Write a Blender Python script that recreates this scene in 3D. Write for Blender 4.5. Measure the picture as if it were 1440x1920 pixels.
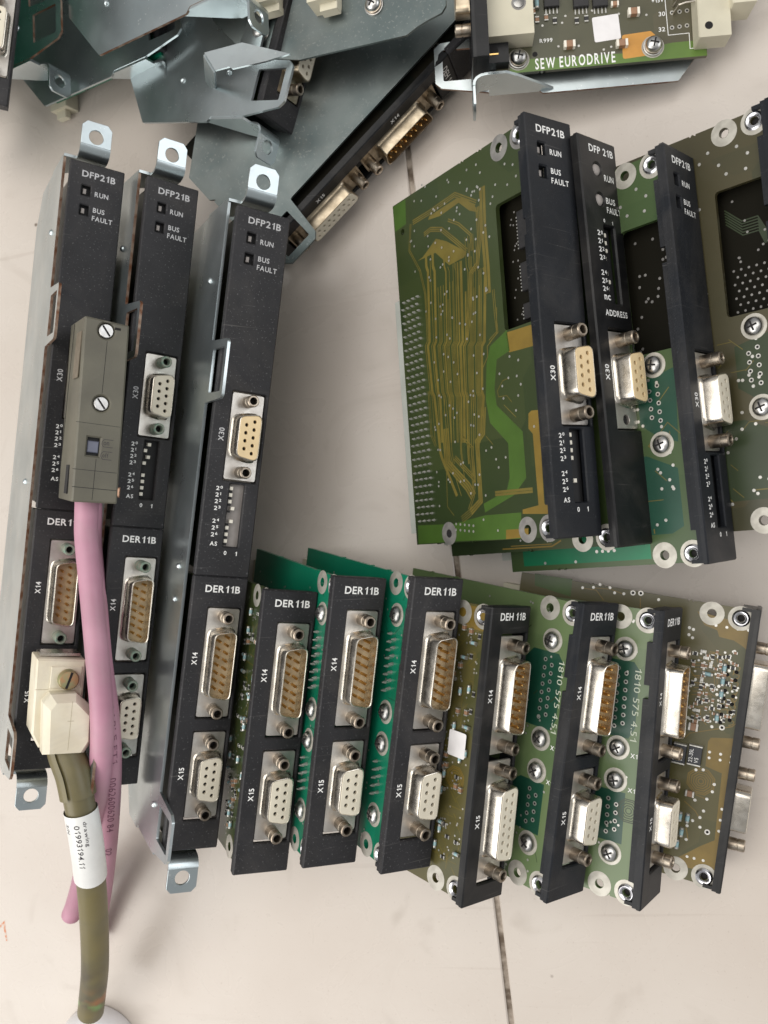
import bpy, math, random
from mathutils import Matrix, Vector
from mathutils.geometry import tessellate_polygon

for o in list(bpy.data.objects):
    bpy.data.objects.remove(o)
scene = bpy.context.scene
COL = scene.collection
MM = 0.001
random.seed(7)
R_ = math.radians

# ------------------------------------------------------------------ camera
F_PX, CAM_H, TILT_Y, TILT_X = 1605.7, 335.7, 0.2616, 0.0134      # focal length in photo pixels, height in mm
cam_rot = Matrix.Rotation(TILT_Y, 3, 'Y') @ Matrix.Rotation(TILT_X, 3, 'X')
cd = bpy.data.cameras.new('camera')
cam = bpy.data.objects.new('camera', cd)
COL.objects.link(cam)
cd.sensor_fit = 'VERTICAL'
cd.sensor_height = 24.0
cd.lens = 24.0 * F_PX / 1920.0
cd.clip_start = 0.01
cd.clip_end = 50
cam.matrix_world = Matrix.Translation((0, 0, CAM_H * MM)) @ cam_rot.to_4x4()
cd.dof.use_dof = True
cd.dof.focus_distance = 0.285
cd.dof.aperture_fstop = 16.0
scene.camera = cam

# ------------------------------------------------------------------ light: an indoor room, window from the left and the viewer's side
world = bpy.data.worlds.new('World')
scene.world = world
world.use_nodes = True
wb = world.node_tree.nodes['Background']
wb.inputs[0].default_value = (0.985, 0.985, 0.985, 1)
wb.inputs[1].default_value = 0.40

def area(name, loc, target, sx, sy, power, col):
    l = bpy.data.lights.new(name, 'AREA')
    l.shape = 'RECTANGLE'
    l.size, l.size_y = sx, sy
    l.energy = power
    l.color = col
    o = bpy.data.objects.new(name, l)
    COL.objects.link(o)
    o.location = loc
    d = Vector(target) - Vector(loc)
    o.rotation_euler = d.to_track_quat('-Z', 'Y').to_euler()
    return o
area('window_light', (-1.25, -0.85, 1.25), (-0.08, 0.0, 0.0), 1.6, 1.6, 25.0, (1.0, 0.97, 0.93))
area('ceiling_light', (-0.3, 0.5, 2.3), (-0.1, 0.0, 0.0), 2.4, 1.6, 30.0, (1.0, 0.965, 0.915))
area('far_window_light', (1.9, 0.35, 0.85), (-0.1, 0.0, 0.03), 1.3, 1.1, 11.0, (0.97, 0.98, 1.0))
scene.view_settings.view_transform = 'Standard'
scene.view_settings.look = 'None'
scene.view_settings.exposure = 0.12
scene.view_settings.gamma = 1.0

# ------------------------------------------------------------------ measuring: a point of the photo on a plane of the place
def ray(px, py):
    d = cam_rot @ Vector(((px - 720) / F_PX, -(py - 960) / F_PX, -1.0))
    return Vector((0, 0, CAM_H)), d
def at(px, py, z):
    o, d = ray(px, py)
    return o + d * ((z - o.z) / d.z)
def on(M, px, py, ax, val):
    """photo point -> local mm coordinates on the plane local[ax] = val of a thing with pose M (mm)"""
    o, d = ray(px, py)
    Mi = M.inverted()
    o = Mi @ o
    d = Mi.to_3x3() @ d
    return o + d * ((val - o[ax]) / d[ax])

# ------------------------------------------------------------------ materials
MAT = {}
def nodes_of(name):
    m = bpy.data.materials.new(name)
    m.use_nodes = True
    nt = m.node_tree
    return m, nt, nt.nodes['Principled BSDF']
def mat(name, col, rough=0.5, metal=0.0, var=0.0, vscale=60, bump=0.0, bscale=3000, col2=None, rvar=0.0, coat=0.0, spec=0.5, speck=None, detail=4, rand=0.0, dust=0.0, scuff=0.0):
    if name in MAT:
        return MAT[name]
    m, nt, b = nodes_of(name)
    N, L = nt.nodes, nt.links
    b.inputs['Roughness'].default_value = rough
    b.inputs['Metallic'].default_value = metal
    b.inputs['Specular IOR Level'].default_value = spec
    if coat:
        b.inputs['Coat Weight'].default_value = coat
        b.inputs['Coat Roughness'].default_value = 0.2
    tc = N.new('ShaderNodeTexCoord')
    if col2 is None:
        col2 = tuple(c * (1 - var) for c in col)
    if var or col2 != tuple(col):
        nz = N.new('ShaderNodeTexNoise')
        nz.inputs['Scale'].default_value = vscale
        nz.inputs['Detail'].default_value = detail
        L.new(tc.outputs['Object'], nz.inputs['Vector'])
        rp = N.new('ShaderNodeValToRGB')
        rp.color_ramp.elements[0].position = 0.38
        rp.color_ramp.elements[1].position = 0.62
        rp.color_ramp.elements[0].color = (*col2, 1)
        rp.color_ramp.elements[1].color = (*col, 1)
        L.new(nz.outputs['Fac'], rp.inputs['Fac'])
        out = rp.outputs['Color']
        if speck:
            n2 = N.new('ShaderNodeTexNoise')
            n2.inputs['Scale'].default_value = speck[1]
            n2.inputs['Detail'].default_value = 2
            L.new(tc.outputs['Object'], n2.inputs['Vector'])
            r2 = N.new('ShaderNodeValToRGB')
            r2.color_ramp.elements[0].position = speck[2]
            r2.color_ramp.elements[1].position = speck[2] + 0.05
            L.new(n2.outputs['Fac'], r2.inputs['Fac'])
            mx = N.new('ShaderNodeMix')
            mx.data_type = 'RGBA'
            L.new(r2.outputs['Color'], mx.inputs['Factor'])
            L.new(out, mx.inputs['A'])
            mx.inputs['B'].default_value = (*speck[0], 1)
            out = mx.outputs['Result']
        if dust:
            nd = N.new('ShaderNodeTexNoise')
            nd.inputs['Scale'].default_value = 26
            nd.inputs['Detail'].default_value = 9
            nd.inputs['Roughness'].default_value = 0.68
            nd.inputs['Distortion'].default_value = 0.8
            gm = N.new('ShaderNodeNewGeometry')
            L.new(gm.outputs['Position'], nd.inputs['Vector'])
            rd = N.new('ShaderNodeMapRange')
            rd.inputs['From Min'].default_value = 0.48
            rd.inputs['From Max'].default_value = 0.78
            rd.inputs['To Max'].default_value = dust
            L.new(nd.outputs['Fac'], rd.inputs['Value'])
            mx = N.new('ShaderNodeMix')
            mx.data_type = 'RGBA'
            L.new(rd.outputs['Result'], mx.inputs['Factor'])
            L.new(out, mx.inputs['A'])
            mx.inputs['B'].default_value = (0.30, 0.27, 0.235, 1)
            out = mx.outputs['Result']
        if scuff:
            gm = N.new('ShaderNodeNewGeometry')
            for rz, k in ((0.5, 1.0), (1.9, 0.8)):
                mp = N.new('ShaderNodeMapping')
                mp.inputs['Rotation'].default_value = (0, 0, rz)
                mp.inputs['Scale'].default_value = (35, 1500, 35)
                L.new(gm.outputs['Position'], mp.inputs['Vector'])
                ns = N.new('ShaderNodeTexNoise')
                ns.inputs['Scale'].default_value = 1.0
                ns.inputs['Detail'].default_value = 2
                L.new(mp.outputs['Vector'], ns.inputs['Vector'])
                rs = N.new('ShaderNodeMapRange')
                rs.inputs['From Min'].default_value = 0.70
                rs.inputs['From Max'].default_value = 0.78
                rs.inputs['To Max'].default_value = scuff * k
                L.new(ns.outputs['Fac'], rs.inputs['Value'])
                mx = N.new('ShaderNodeMix')
                mx.data_type = 'RGBA'
                L.new(rs.outputs['Result'], mx.inputs['Factor'])
                L.new(out, mx.inputs['A'])
                mx.inputs['B'].default_value = (0.35, 0.33, 0.31, 1)
                out = mx.outputs['Result']
        if rand:
            oi = N.new('ShaderNodeObjectInfo')
            rr = N.new('ShaderNodeMapRange')
            rr.inputs['To Min'].default_value = 1 - rand
            rr.inputs['To Max'].default_value = 1 + rand * 0.5
            L.new(oi.outputs['Random'], rr.inputs['Value'])
            vm = N.new('ShaderNodeVectorMath')
            vm.operation = 'SCALE'
            L.new(out, vm.inputs[0])
            L.new(rr.outputs['Result'], vm.inputs['Scale'])
            out = vm.outputs['Vector']
        L.new(out, b.inputs['Base Color'])
        if rvar:
            mr = N.new('ShaderNodeMapRange')
            mr.inputs['To Min'].default_value = max(0.02, rough - rvar)
            mr.inputs['To Max'].default_value = min(1, rough + rvar)
            n3 = N.new('ShaderNodeTexNoise')
            n3.inputs['Scale'].default_value = vscale * 2.3
            n3.inputs['Detail'].default_value = 5
            L.new(tc.outputs['Object'], n3.inputs['Vector'])
            L.new(n3.outputs['Fac'], mr.inputs['Value'])
            L.new(mr.outputs['Result'], b.inputs['Roughness'])
    else:
        b.inputs['Base Color'].default_value = (*col, 1)
    if bump:
        nb = N.new('ShaderNodeTexNoise')
        nb.inputs['Scale'].default_value = bscale
        nb.inputs['Detail'].default_value = 2
        L.new(tc.outputs['Object'], nb.inputs['Vector'])
        bp = N.new('ShaderNodeBump')
        bp.inputs['Strength'].default_value = bump
        bp.inputs['Distance'].default_value = 0.0002
        L.new(nb.outputs['Fac'], bp.inputs['Height'])
        L.new(bp.outputs['Normal'], b.inputs['Normal'])
    MAT[name] = m
    return m

BLACK = mat('black_textured_plastic', (0.022, 0.0215, 0.024), 0.55, spec=0.34, var=0.3, vscale=40, bump=0.35, bscale=2600, speck=((0.075, 0.075, 0.078), 1300, 0.64), rvar=0.08, rand=0.15, dust=0.10, scuff=0.14)
BLACKSM = mat('black_smooth_plastic', (0.008, 0.0085, 0.0095), 0.38, spec=0.36, var=0.25, vscale=90, bump=0.06, bscale=1200, rvar=0.12, rand=0.15, dust=0.10, scuff=0.12)
BLACKBLUE = mat('blue_black_plastic', (0.0095, 0.0115, 0.0155), 0.5, spec=0.28, var=0.3, vscale=40, bump=0.3, bscale=2600, speck=((0.036, 0.038, 0.044), 1500, 0.67), rvar=0.08, rand=0.15, dust=0.10, scuff=0.12)
ZINC = mat('zinc_plated_sheet', (0.585, 0.64, 0.65), 0.31, metal=0.93, col2=(0.44, 0.50, 0.515), vscale=30, bump=0.05, bscale=900, rvar=0.12, speck=((0.66, 0.70, 0.70), 700, 0.68), dust=0.22)
ZINCDK = mat('dull_zinc_sheet', (0.20, 0.23, 0.225), 0.42, metal=0.9, col2=(0.13, 0.16, 0.16), vscale=45, bump=0.08, bscale=900, rvar=0.12, speck=((0.215, 0.24, 0.235), 900, 0.62), dust=0.25)  # zinc darkened to put the lying module's dim reflections into the colour
RUSTEDGE = mat('rusty_cut_edge', (0.30, 0.23, 0.18), 0.6, metal=0.6, col2=(0.16, 0.07, 0.035), vscale=300)
NICKEL = mat('nickel_plated_shell', (0.76, 0.71, 0.63), 0.28, metal=1.0, col2=(0.64, 0.59, 0.51), vscale=260, bump=0.05, bscale=1500, rvar=0.12, rand=0.22, dust=0.1)
TINFL = mat('tin_flange', (0.72, 0.69, 0.64), 0.38, metal=0.85, col2=(0.58, 0.54, 0.49), vscale=200, bump=0.05, bscale=1500, rvar=0.1, rand=0.15, dust=0.25)
TARNISH = mat('tarnished_brass_shell', (0.46, 0.39, 0.29), 0.35, metal=1.0, col2=(0.30, 0.25, 0.18), vscale=220, rvar=0.12)
JACK = mat('jackscrew_metal', (0.50, 0.44, 0.36), 0.36, metal=1.0, col2=(0.34, 0.28, 0.22), vscale=400, rvar=0.1, rand=0.35)
JACKGREEN = mat('corroded_jackscrew', (0.18, 0.27, 0.21), 0.6, metal=0.4, col2=(0.34, 0.33, 0.27), vscale=500)
HOLE = mat('dark_hole', (0.006, 0.005, 0.005), 0.8)
DARKIN = mat('dark_interior', (0.010, 0.010, 0.011), 0.7)
CREAM = mat('cream_insulator', (0.74, 0.68, 0.55), 0.5, var=0.1, vscale=120, rand=0.08)
YELLOWCREAM = mat('yellowed_insulator', (0.80, 0.62, 0.36), 0.5, var=0.12, vscale=120)
TANBASE = mat('tan_pin_base', (0.58, 0.47, 0.30), 0.55, var=0.25, vscale=200)
GOLD = mat('gold_pin', (0.80, 0.52, 0.20), 0.28, metal=1.0)
PALEINK = mat('pale_board_ink', (0.46, 0.50, 0.40), 0.5)
WHITEINK = mat('white_ink', (0.86, 0.86, 0.84), 0.6, var=0.1, vscale=900)
GREYINK = mat('grey_ink', (0.50, 0.50, 0.51), 0.6, var=0.12, vscale=900)
BLACKINK = mat('black_ink', (0.04, 0.035, 0.04), 0.7)
PINKINK = mat('faded_ink', (0.16, 0.06, 0.10), 0.7)
TOGGLE = mat('white_toggle', (0.80, 0.76, 0.66), 0.5)
GREYSLOT = mat('grey_switch_bed', (0.34, 0.31, 0.29), 0.6, var=0.2, vscale=200)
SOLDER = mat('solder', (0.60, 0.59, 0.55), 0.38, metal=0.75, var=0.25, vscale=900)
PADTIN = mat('tinned_pad', (0.52, 0.50, 0.44), 0.42, metal=0.35, col2=(0.40, 0.38, 0.33), vscale=300, rand=0.12)
PADGREY = mat('dull_tinned_pad', (0.30, 0.29, 0.27), 0.45, metal=0.4, col2=(0.22, 0.21, 0.2), vscale=300)
RIVET = mat('bright_rivet', (0.72, 0.72, 0.74), 0.25, metal=1.0, col2=(0.5, 0.5, 0.53), vscale=300)
SCREW = mat('steel_screw', (0.54, 0.54, 0.53), 0.32, metal=1.0, col2=(0.42, 0.41, 0.39), vscale=400, rand=0.3)
CHIP = mat('chip_black', (0.020, 0.019, 0.020), 0.45, var=0.3, vscale=300)
CERAMIC = mat('ceramic_brown', (0.34, 0.19, 0.11), 0.45, var=0.2, vscale=300)
RESBLUE = mat('resistor_blue', (0.30, 0.46, 0.48), 0.4, col2=(0.16, 0.26, 0.30), vscale=900)
CREAMCONN = mat('cream_connector', (0.62, 0.58, 0.45), 0.5, var=0.12, vscale=70)
WHITECONN = mat('pale_connector', (0.44, 0.46, 0.42), 0.5, var=0.12, vscale=70)
STICKER = mat('white_sticker', (0.78, 0.76, 0.76), 0.55, var=0.06, vscale=200)
BEIGEHOOD = mat('beige_plug_plastic', (0.76, 0.71, 0.57), 0.45, col2=(0.70, 0.63, 0.48), vscale=70, bump=0.06, bscale=900, rvar=0.1, dust=0.45)
OLIVEPLUG = mat('olive_grey_plastic', (0.130, 0.122, 0.090), 0.5, col2=(0.105, 0.098, 0.074), vscale=60, bump=0.12, bscale=2200, rvar=0.08, dust=0.18)
PINKJKT = mat('pink_cable_jacket', (0.50, 0.255, 0.335), 0.5, col2=(0.42, 0.205, 0.275), vscale=45, bump=0.04, bscale=600, rvar=0.08, dust=0.38)
PINKDULL = mat('dusty_pink_jacket', (0.40, 0.22, 0.24), 0.55, col2=(0.33, 0.18, 0.19), vscale=60)
OLIVEJKT = mat('olive_cable_jacket', (0.155, 0.128, 0.052), 0.42, col2=(0.115, 0.100, 0.050), vscale=50, bump=0.05, bscale=600, rvar=0.1, speck=((0.20, 0.085, 0.028), 42, 0.68), dust=0.1)
RUSTSCREW = mat('rusty_screw', (0.42, 0.24, 0.12), 0.5, metal=0.5, col2=(0.30, 0.30, 0.16), vscale=350)
LABELWHITE = mat('cable_label', (0.76, 0.76, 0.74), 0.3, var=0.06, vscale=120)
WHITECAP = mat('white_glossy_plastic', (0.80, 0.79, 0.80), 0.16, col2=(0.70, 0.67, 0.67), vscale=40)
ORANGEPAD = mat('orange_copper_pad', (0.58, 0.28, 0.055), 0.35, var=0.1, vscale=200)
TANTAL = mat('black_tantalum', (0.022, 0.024, 0.030), 0.4)

# circuit boards: lacquer colours
def pcb_mat(name, base, second, scale=38, rough=0.3):
    if name in MAT:
        return MAT[name]
    m, nt, b = nodes_of(name)
    N, L = nt.nodes, nt.links
    tc = N.new('ShaderNodeTexCoord')
    vo = N.new('ShaderNodeTexVoronoi')
    vo.distance = 'CHEBYCHEV'
    vo.inputs['Scale'].default_value = scale
    L.new(tc.outputs['Object'], vo.inputs['Vector'])
    nz = N.new('ShaderNodeTexNoise')
    nz.inputs['Scale'].default_value = 70
    nz.inputs['Detail'].default_value = 6
    L.new(tc.outputs['Object'], nz.inputs['Vector'])
    sep = N.new('ShaderNodeSeparateColor')
    L.new(vo.outputs['Color'], sep.inputs['Color'])
    mth = N.new('ShaderNodeMath')
    mth.operation = 'MULTIPLY_ADD'
    L.new(nz.outputs['Fac'], mth.inputs[0])
    mth.inputs[1].default_value = 0.45
    L.new(sep.outputs['Red'], mth.inputs[2])
    rp = N.new('ShaderNodeValToRGB')
    rp.color_ramp.elements[0].position = 0.45
    rp.color_ramp.elements[1].position = 0.85
    rp.color_ramp.elements[0].color = (*base, 1)
    rp.color_ramp.elements[1].color = (*second, 1)
    L.new(mth.outputs[0], rp.inputs['Fac'])
    L.new(rp.outputs['Color'], b.inputs['Base Color'])
    b.inputs['Roughness'].default_value = rough
    if rough > 0.6:
        b.inputs['Specular IOR Level'].default_value = 0.1
    MAT[name] = m
    return m
P_OLIVE = pcb_mat('olive_board', (0.024, 0.038, 0.012), (0.036, 0.050, 0.016))
P_DARKOL = pcb_mat('dark_olive_board', (0.058, 0.058, 0.022), (0.090, 0.080, 0.028))
P_EMER = pcb_mat('emerald_board', (0.002, 0.120, 0.062), (0.004, 0.155, 0.085), 30)
P_GREEN = pcb_mat('mid_green_board', (0.085, 0.135, 0.055), (0.115, 0.165, 0.070), 25)
P_BROWN = pcb_mat('brown_olive_board', (0.066, 0.066, 0.022), (0.092, 0.080, 0.026), 34)
P_BLACKISH = pcb_mat('shaded_inner_board', (0.004, 0.005, 0.003), (0.008, 0.007, 0.004), 40, 0.65)  # near-black: the shade behind the card windows is put into this colour
P_GREEN3 = pcb_mat('deep_mid_green_board', (0.040, 0.074, 0.024), (0.052, 0.086, 0.030), 25)
P_DRAB = pcb_mat('drab_olive_board', (0.044, 0.044, 0.021), (0.060, 0.052, 0.024), 30)
P_GREY = pcb_mat('grey_olive_board', (0.075, 0.075, 0.044), (0.095, 0.086, 0.052), 30)
PLAIN = dict(
    gold=mat('lacquered_copper_gold', (0.205, 0.135, 0.024), 0.32, var=0.18, vscale=120),
    olivegold=mat('lacquered_copper_olive', (0.145, 0.115, 0.024), 0.34, var=0.22, vscale=140),
    lime=mat('bright_green_lacquer', (0.055, 0.112, 0.018), 0.32, var=0.2, vscale=80),
    deepgreen=mat('deep_green_lacquer', (0.010, 0.060, 0.036), 0.3, var=0.15, vscale=80),
    paleolive=mat('pale_olive_lacquer', (0.11, 0.14, 0.07), 0.32, var=0.12, vscale=80),
    darkgreen=mat('dark_green_lacquer', (0.030, 0.045, 0.018), 0.32, var=0.15, vscale=80),
)

# ------------------------------------------------------------------ geometry helpers (mm)
def join(*gs):
    V, Fc = [], []
    for v, f in gs:
        n = len(V)
        V += v
        Fc += [tuple(i + n for i in q) for q in f]
    return V, Fc
def xf(g, M):
    return [tuple(M @ Vector(p)) for p in g[0]], g[1]
def tr(g, x=0, y=0, z=0):
    return [(a + x, b + y, c + z) for a, b, c in g[0]], g[1]
def area2(P):
    return sum(P[i][0] * P[(i + 1) % len(P)][1] - P[(i + 1) % len(P)][0] * P[i][1] for i in range(len(P)))
def offset(P, d):
    """move a closed polygon inwards by d (ccw) with mitred corners"""
    n = len(P)
    s = 1 if area2(P) > 0 else -1
    out = []
    for i in range(n):
        p0, p1, p2 = Vector(P[i - 1]), Vector(P[i]), Vector(P[(i + 1) % n])
        a, b = (p1 - p0).normalized(), (p2 - p1).normalized()
        na, nb = Vector((-a.y, a.x)) * s, Vector((-b.y, b.x)) * s
        k = na + nb
        q = 1 + na.dot(nb)
        k = k / q if q > 0.25 else k
        out.append(tuple(p1 + k * d))
    return out
def rect(x0, x1, y0, y1):
    return [(x0, y0), (x1, y0), (x1, y1), (x0, y1)]
def rpoly(P, r, seg=4):
    """round the corners of a polygon"""
    n = len(P)
    out = []
    for i in range(n):
        rr = r[i] if isinstance(r, (list, tuple)) else r
        p0, p1, p2 = Vector(P[i - 1]), Vector(P[i]), Vector(P[(i + 1) % n])
        if rr <= 0:
            out.append(tuple(p1))
            continue
        a, b = (p0 - p1).normalized(), (p2 - p1).normalized()
        ang = a.angle(b)
        t = min(rr / math.tan(ang / 2), (p0 - p1).length * 0.49, (p2 - p1).length * 0.49)
        A, B = p1 + a * t, p1 + b * t
        for k in range(seg + 1):
            u = k / seg
            out.append(tuple((A * (1 - u) ** 2) + p1 * (2 * u * (1 - u)) + B * u ** 2))
    return out
def circ(cx, cy, r, n=10, ph=0.0):
    return [(cx + r * math.cos(2 * math.pi * k / n + ph), cy + r * math.sin(2 * math.pi * k / n + ph)) for k in range(n)]
def plate(P, holes=(), z0=-1.0, z1=0.0, bev=0.0):
    loops = [list(P)] + [list(h) for h in holes]
    def fill(z, lp, flip):
        pts = [[Vector((a, b, 0)) for a, b in l] for l in lp]
        v = [(a, b, z) for l in lp for a, b in l]
        t = tessellate_polygon(pts)
        return v, [tuple(reversed(q)) if flip else tuple(q) for q in t]
    top = [offset(l, bev if i == 0 else -bev) for i, l in enumerate(loops)] if bev else loops
    gs = [fill(z1, top, False), fill(z0, loops, True)]
    for l, lt in zip(loops, top):
        n = len(l)
        zs = [(z0, l), (z1 - bev, l), (z1, lt)] if bev else [(z0, l), (z1, l)]
        v = [(a, b, z) for z, q in zs for a, b in q]
        f = []
        for k in range(len(zs) - 1):
            for i in range(n):
                j = (i + 1) % n
                f.append((k * n + i, k * n + j, (k + 1) * n + j, (k + 1) * n + i))
        gs.append((v, f))
    return join(*gs)
YZ = Matrix(((0, 0, 1, 0), (1, 0, 0, 0), (0, 1, 0, 0), (0, 0, 0, 1)))       # plate (a,b,c) -> y=a, z=b, x=c
XZ = Matrix(((1, 0, 0, 0), (0, 0, 1, 0), (0, 1, 0, 0), (0, 0, 0, 1)))       # plate (a,b,c) -> x=a, z=b, y=c
def box(x0, x1, y0, y1, z0, z1, bev=0.0):
    return plate(rect(x0, x1, y0, y1), (), z0, z1, bev)
def lathe(prof, n=14, c=(0, 0, 0), cap0=True, cap1=True):
    V, Fc = [], []
    for r, z in prof:
        V += [(c[0] + r * math.cos(2 * math.pi * k / n), c[1] + r * math.sin(2 * math.pi * k / n), c[2] + z) for k in range(n)]
    for i in range(len(prof) - 1):
        for k in range(n):
            j = (k + 1) % n
            Fc.append((i * n + k, i * n + j, (i + 1) * n + j, (i + 1) * n + k))
    if cap0:
        Fc.append(tuple(reversed(range(n))))
    if cap1:
        Fc.append(tuple(range((len(prof) - 1) * n, len(prof) * n)))
    return V, Fc
def rings(loops):
    """skin between closed loops of equal length; open ends"""
    n = len(loops[0])
    V = [p for l in loops for p in l]
    Fc = []
    for i in range(len(loops) - 1):
        for k in range(n):
            j = (k + 1) % n
            Fc.append((i * n + k, i * n + j, (i + 1) * n + j, (i + 1) * n + k))
    return V, Fc
def smooth_path(pts, sub=8):
    P = [Vector(p) for p in pts]
    P = [P[0] * 2 - P[1]] + P + [P[-1] * 2 - P[-2]]
    out = []
    for i in range(1, len(P) - 2):
        p0, p1, p2, p3 = P[i - 1:i + 3]
        for k in range(sub):
            t = k / sub
            out.append(0.5 * ((2 * p1) + (p2 - p0) * t + (2 * p0 - 5 * p1 + 4 * p2 - p3) * t * t + (3 * p1 - p0 - 3 * p2 + p3) * t ** 3))
    out.append(P[-2])
    return out
def tube(path, rad, n=18, caps=True, ang=(0, 2 * math.pi)):
    path = [Vector(p) for p in path]
    T = [(path[min(i + 1, len(path) - 1)] - path[max(i - 1, 0)]).normalized() for i in range(len(path))]
    up = Vector((0, 0, 1)) if abs(T[0].z) < 0.9 else Vector((1, 0, 0))
    nrm = (up - T[0] * up.dot(T[0])).normalized()
    loops = []
    full = abs(ang[1] - ang[0] - 2 * math.pi) < 1e-6
    m = n if full else n + 1
    for i, p in enumerate(path):
        nrm = (nrm - T[i] * nrm.dot(T[i])).normalized()
        bn = T[i].cross(nrm)
        r = rad(i / (len(path) - 1)) if callable(rad) else rad
        loops.append([tuple(p + (nrm * math.cos(ang[0] + (ang[1] - ang[0]) * k / n) + bn * math.sin(ang[0] + (ang[1] - ang[0]) * k / n)) * r) for k in range(m)])
    V = [q for l in loops for q in l]
    Fc = []
    for i in range(len(loops) - 1):
        for k in range(m if full else m - 1):
            j = (k + 1) % m
            Fc.append((i * m + k, i * m + j, (i + 1) * m + j, (i + 1) * m + k))
    if caps and full:
        Fc.append(tuple(reversed(range(m))))
        Fc.append(tuple(range((len(loops) - 1) * m, len(loops) * m)))
    return V, Fc
def strip(pts, w):
    """flat mitred track in the plane: returns 2-D outline quads as (verts2d, faces)"""
    P = [Vector(p) for p in pts]
    n = len(P)
    V = []
    for i in range(n):
        a = (P[i] - P[i - 1]).normalized() if i else (P[1] - P[0]).normalized()
        b = (P[i + 1] - P[i]).normalized() if i < n - 1 else a
        na, nb = Vector((-a.y, a.x)), Vector((-b.y, b.x))
        q = max(0.4, 1 + na.dot(nb))
        k = (na + nb) / q * (w / 2)
        V += [tuple(P[i] + k), tuple(P[i] - k)]
    return V, [(2 * i, 2 * i + 1, 2 * i + 3, 2 * i + 2) for i in range(n - 1)]

MESH = {}
def mesh(key, parts, sharp=38):
    """parts: [(geo, material), ...]; mesh data are shared by key"""
    if key is not None and key in MESH:
        return MESH[key]
    V, Fc, mi, ms = [], [], [], []
    for g, m in parts:
        n = len(V)
        V += [(a * MM, b * MM, c * MM) for a, b, c in g[0]]
        Fc += [tuple(i + n for i in q) for q in g[1]]
        if m not in ms:
            ms.append(m)
        mi += [ms.index(m)] * len(g[1])
    me = bpy.data.meshes.new(str(key[0] if isinstance(key, tuple) else (key or 'part')))
    me.from_pydata(V, [], Fc)
    for m in ms:
        me.materials.append(m)
    me.polygons.foreach_set('material_index', mi)
    import bmesh
    bm = bmesh.new()
    bm.from_mesh(me)
    bmesh.ops.remove_doubles(bm, verts=bm.verts, dist=1e-7)
    bmesh.ops.recalc_face_normals(bm, faces=bm.faces)
    bm.to_mesh(me)
    bm.free()
    me.polygons.foreach_set('use_smooth', [True] * len(me.polygons))
    me.set_sharp_from_angle(angle=R_(sharp))
    if key is not None:
        MESH[key] = me
    return me
def obj(name, me, parent=None, loc=(0, 0, 0), rot=None, kind=None, label=None):
    o = bpy.data.objects.new(name, me)
    COL.objects.link(o)
    if parent is not None:
        o.parent = parent
    if rot is not None:
        o.matrix_basis = Matrix.Translation(Vector(loc) * MM) @ rot.to_4x4()
    else:
        o.location = Vector(loc) * MM
    if kind:
        o['kind'] = kind
    if label:
        o['label'] = label
    return o
def part(name, key, parts, parent, loc=(0, 0, 0), rot=None, kind=None, sharp=38, label=None):
    return obj(name, mesh(key, parts, sharp), parent, loc, rot, kind, label)
def thing(name, label, cat, M, group=None):
    o = bpy.data.objects.new(name, None)
    COL.objects.link(o)
    o.empty_display_size = 0.01
    MMt = M.copy()
    MMt.translation = M.translation * MM
    o.matrix_world = MMt
    o['label'] = label
    o['category'] = cat
    if group:
        o['group'] = group
    return o

# ------------------------------------------------------------------ lettering: flat print
TXT = {}
CH = {}
def char_mesh(c, weight):
    if (c, weight) in CH:
        return CH[(c, weight)]
    if c == '1':
        w = 0.052 + weight
        P = [(0.27 - w, 0), (0.27 + w, 0), (0.27 + w, 0.715), (0.27 - w * 0.5, 0.715), (0.20, 0.62), (0.05, 0.535), (0.05, 0.44), (0.27 - w, 0.545)]
        t = tessellate_polygon([[Vector((x, y, 0)) for x, y in P]])
        r = (P, [tuple(q) for q in t])
    else:
        cu = bpy.data.curves.new('t', 'FONT')
        cu.body = c
        cu.offset = weight
        cu.resolution_u = 3
        o = bpy.data.objects.new('t', cu)
        me = bpy.data.meshes.new_from_object(o)
        r = ([(p.co.x, p.co.y) for p in me.vertices], [tuple(p.vertices) for p in me.polygons])
        bpy.data.objects.remove(o)
        bpy.data.curves.remove(cu)
        bpy.data.meshes.remove(me)
    CH[(c, weight)] = r
    return r
def glyphs(s, weight=0.0):
    if (s, weight) in TXT:
        return TXT[(s, weight)]
    V, Fc, x = [], [], 0.0
    for c in s:
        if c == ' ':
            x += 0.30
            continue
        if c == '~':
            x += 0.10
            continue
        v, f = char_mesh(c, weight)
        x0, x1 = min(a for a, b in v), max(a for a, b in v)
        n = len(V)
        if c == '1':
            x += 0.05
        V += [(a - x0 + x, b) for a, b in v]
        Fc += [tuple(i + n for i in q) for q in f]
        x += x1 - x0 + (0.16 if c == '1' else 0.105)
    x0, x1 = min(a for a, b in V), max(a for a, b in V)
    y0, y1 = min(b for a, b in V), max(b for a, b in V)
    V = [((a - x0) / (x1 - x0), (b - y0) / (y1 - y0)) for a, b in V]
    TXT[(s, weight)] = (V, Fc, (x1 - x0) / (y1 - y0))
    return TXT[(s, weight)]
def text_geo(s, o, right, up, h, w=None, weight=0.01):
    """lower left corner o, reading direction right, glyph height h, width w (mm)"""
    v, f, asp = glyphs(s, weight)
    w = w or h * asp
    o, right, up = Vector(o), Vector(right).normalized(), Vector(up).normalized()
    return [tuple(o + right * (a * w) + up * (b * h)) for a, b in v], f
X_, Y_, Z_ = (1, 0, 0), (0, 1, 0), (0, 0, 1)

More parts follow.
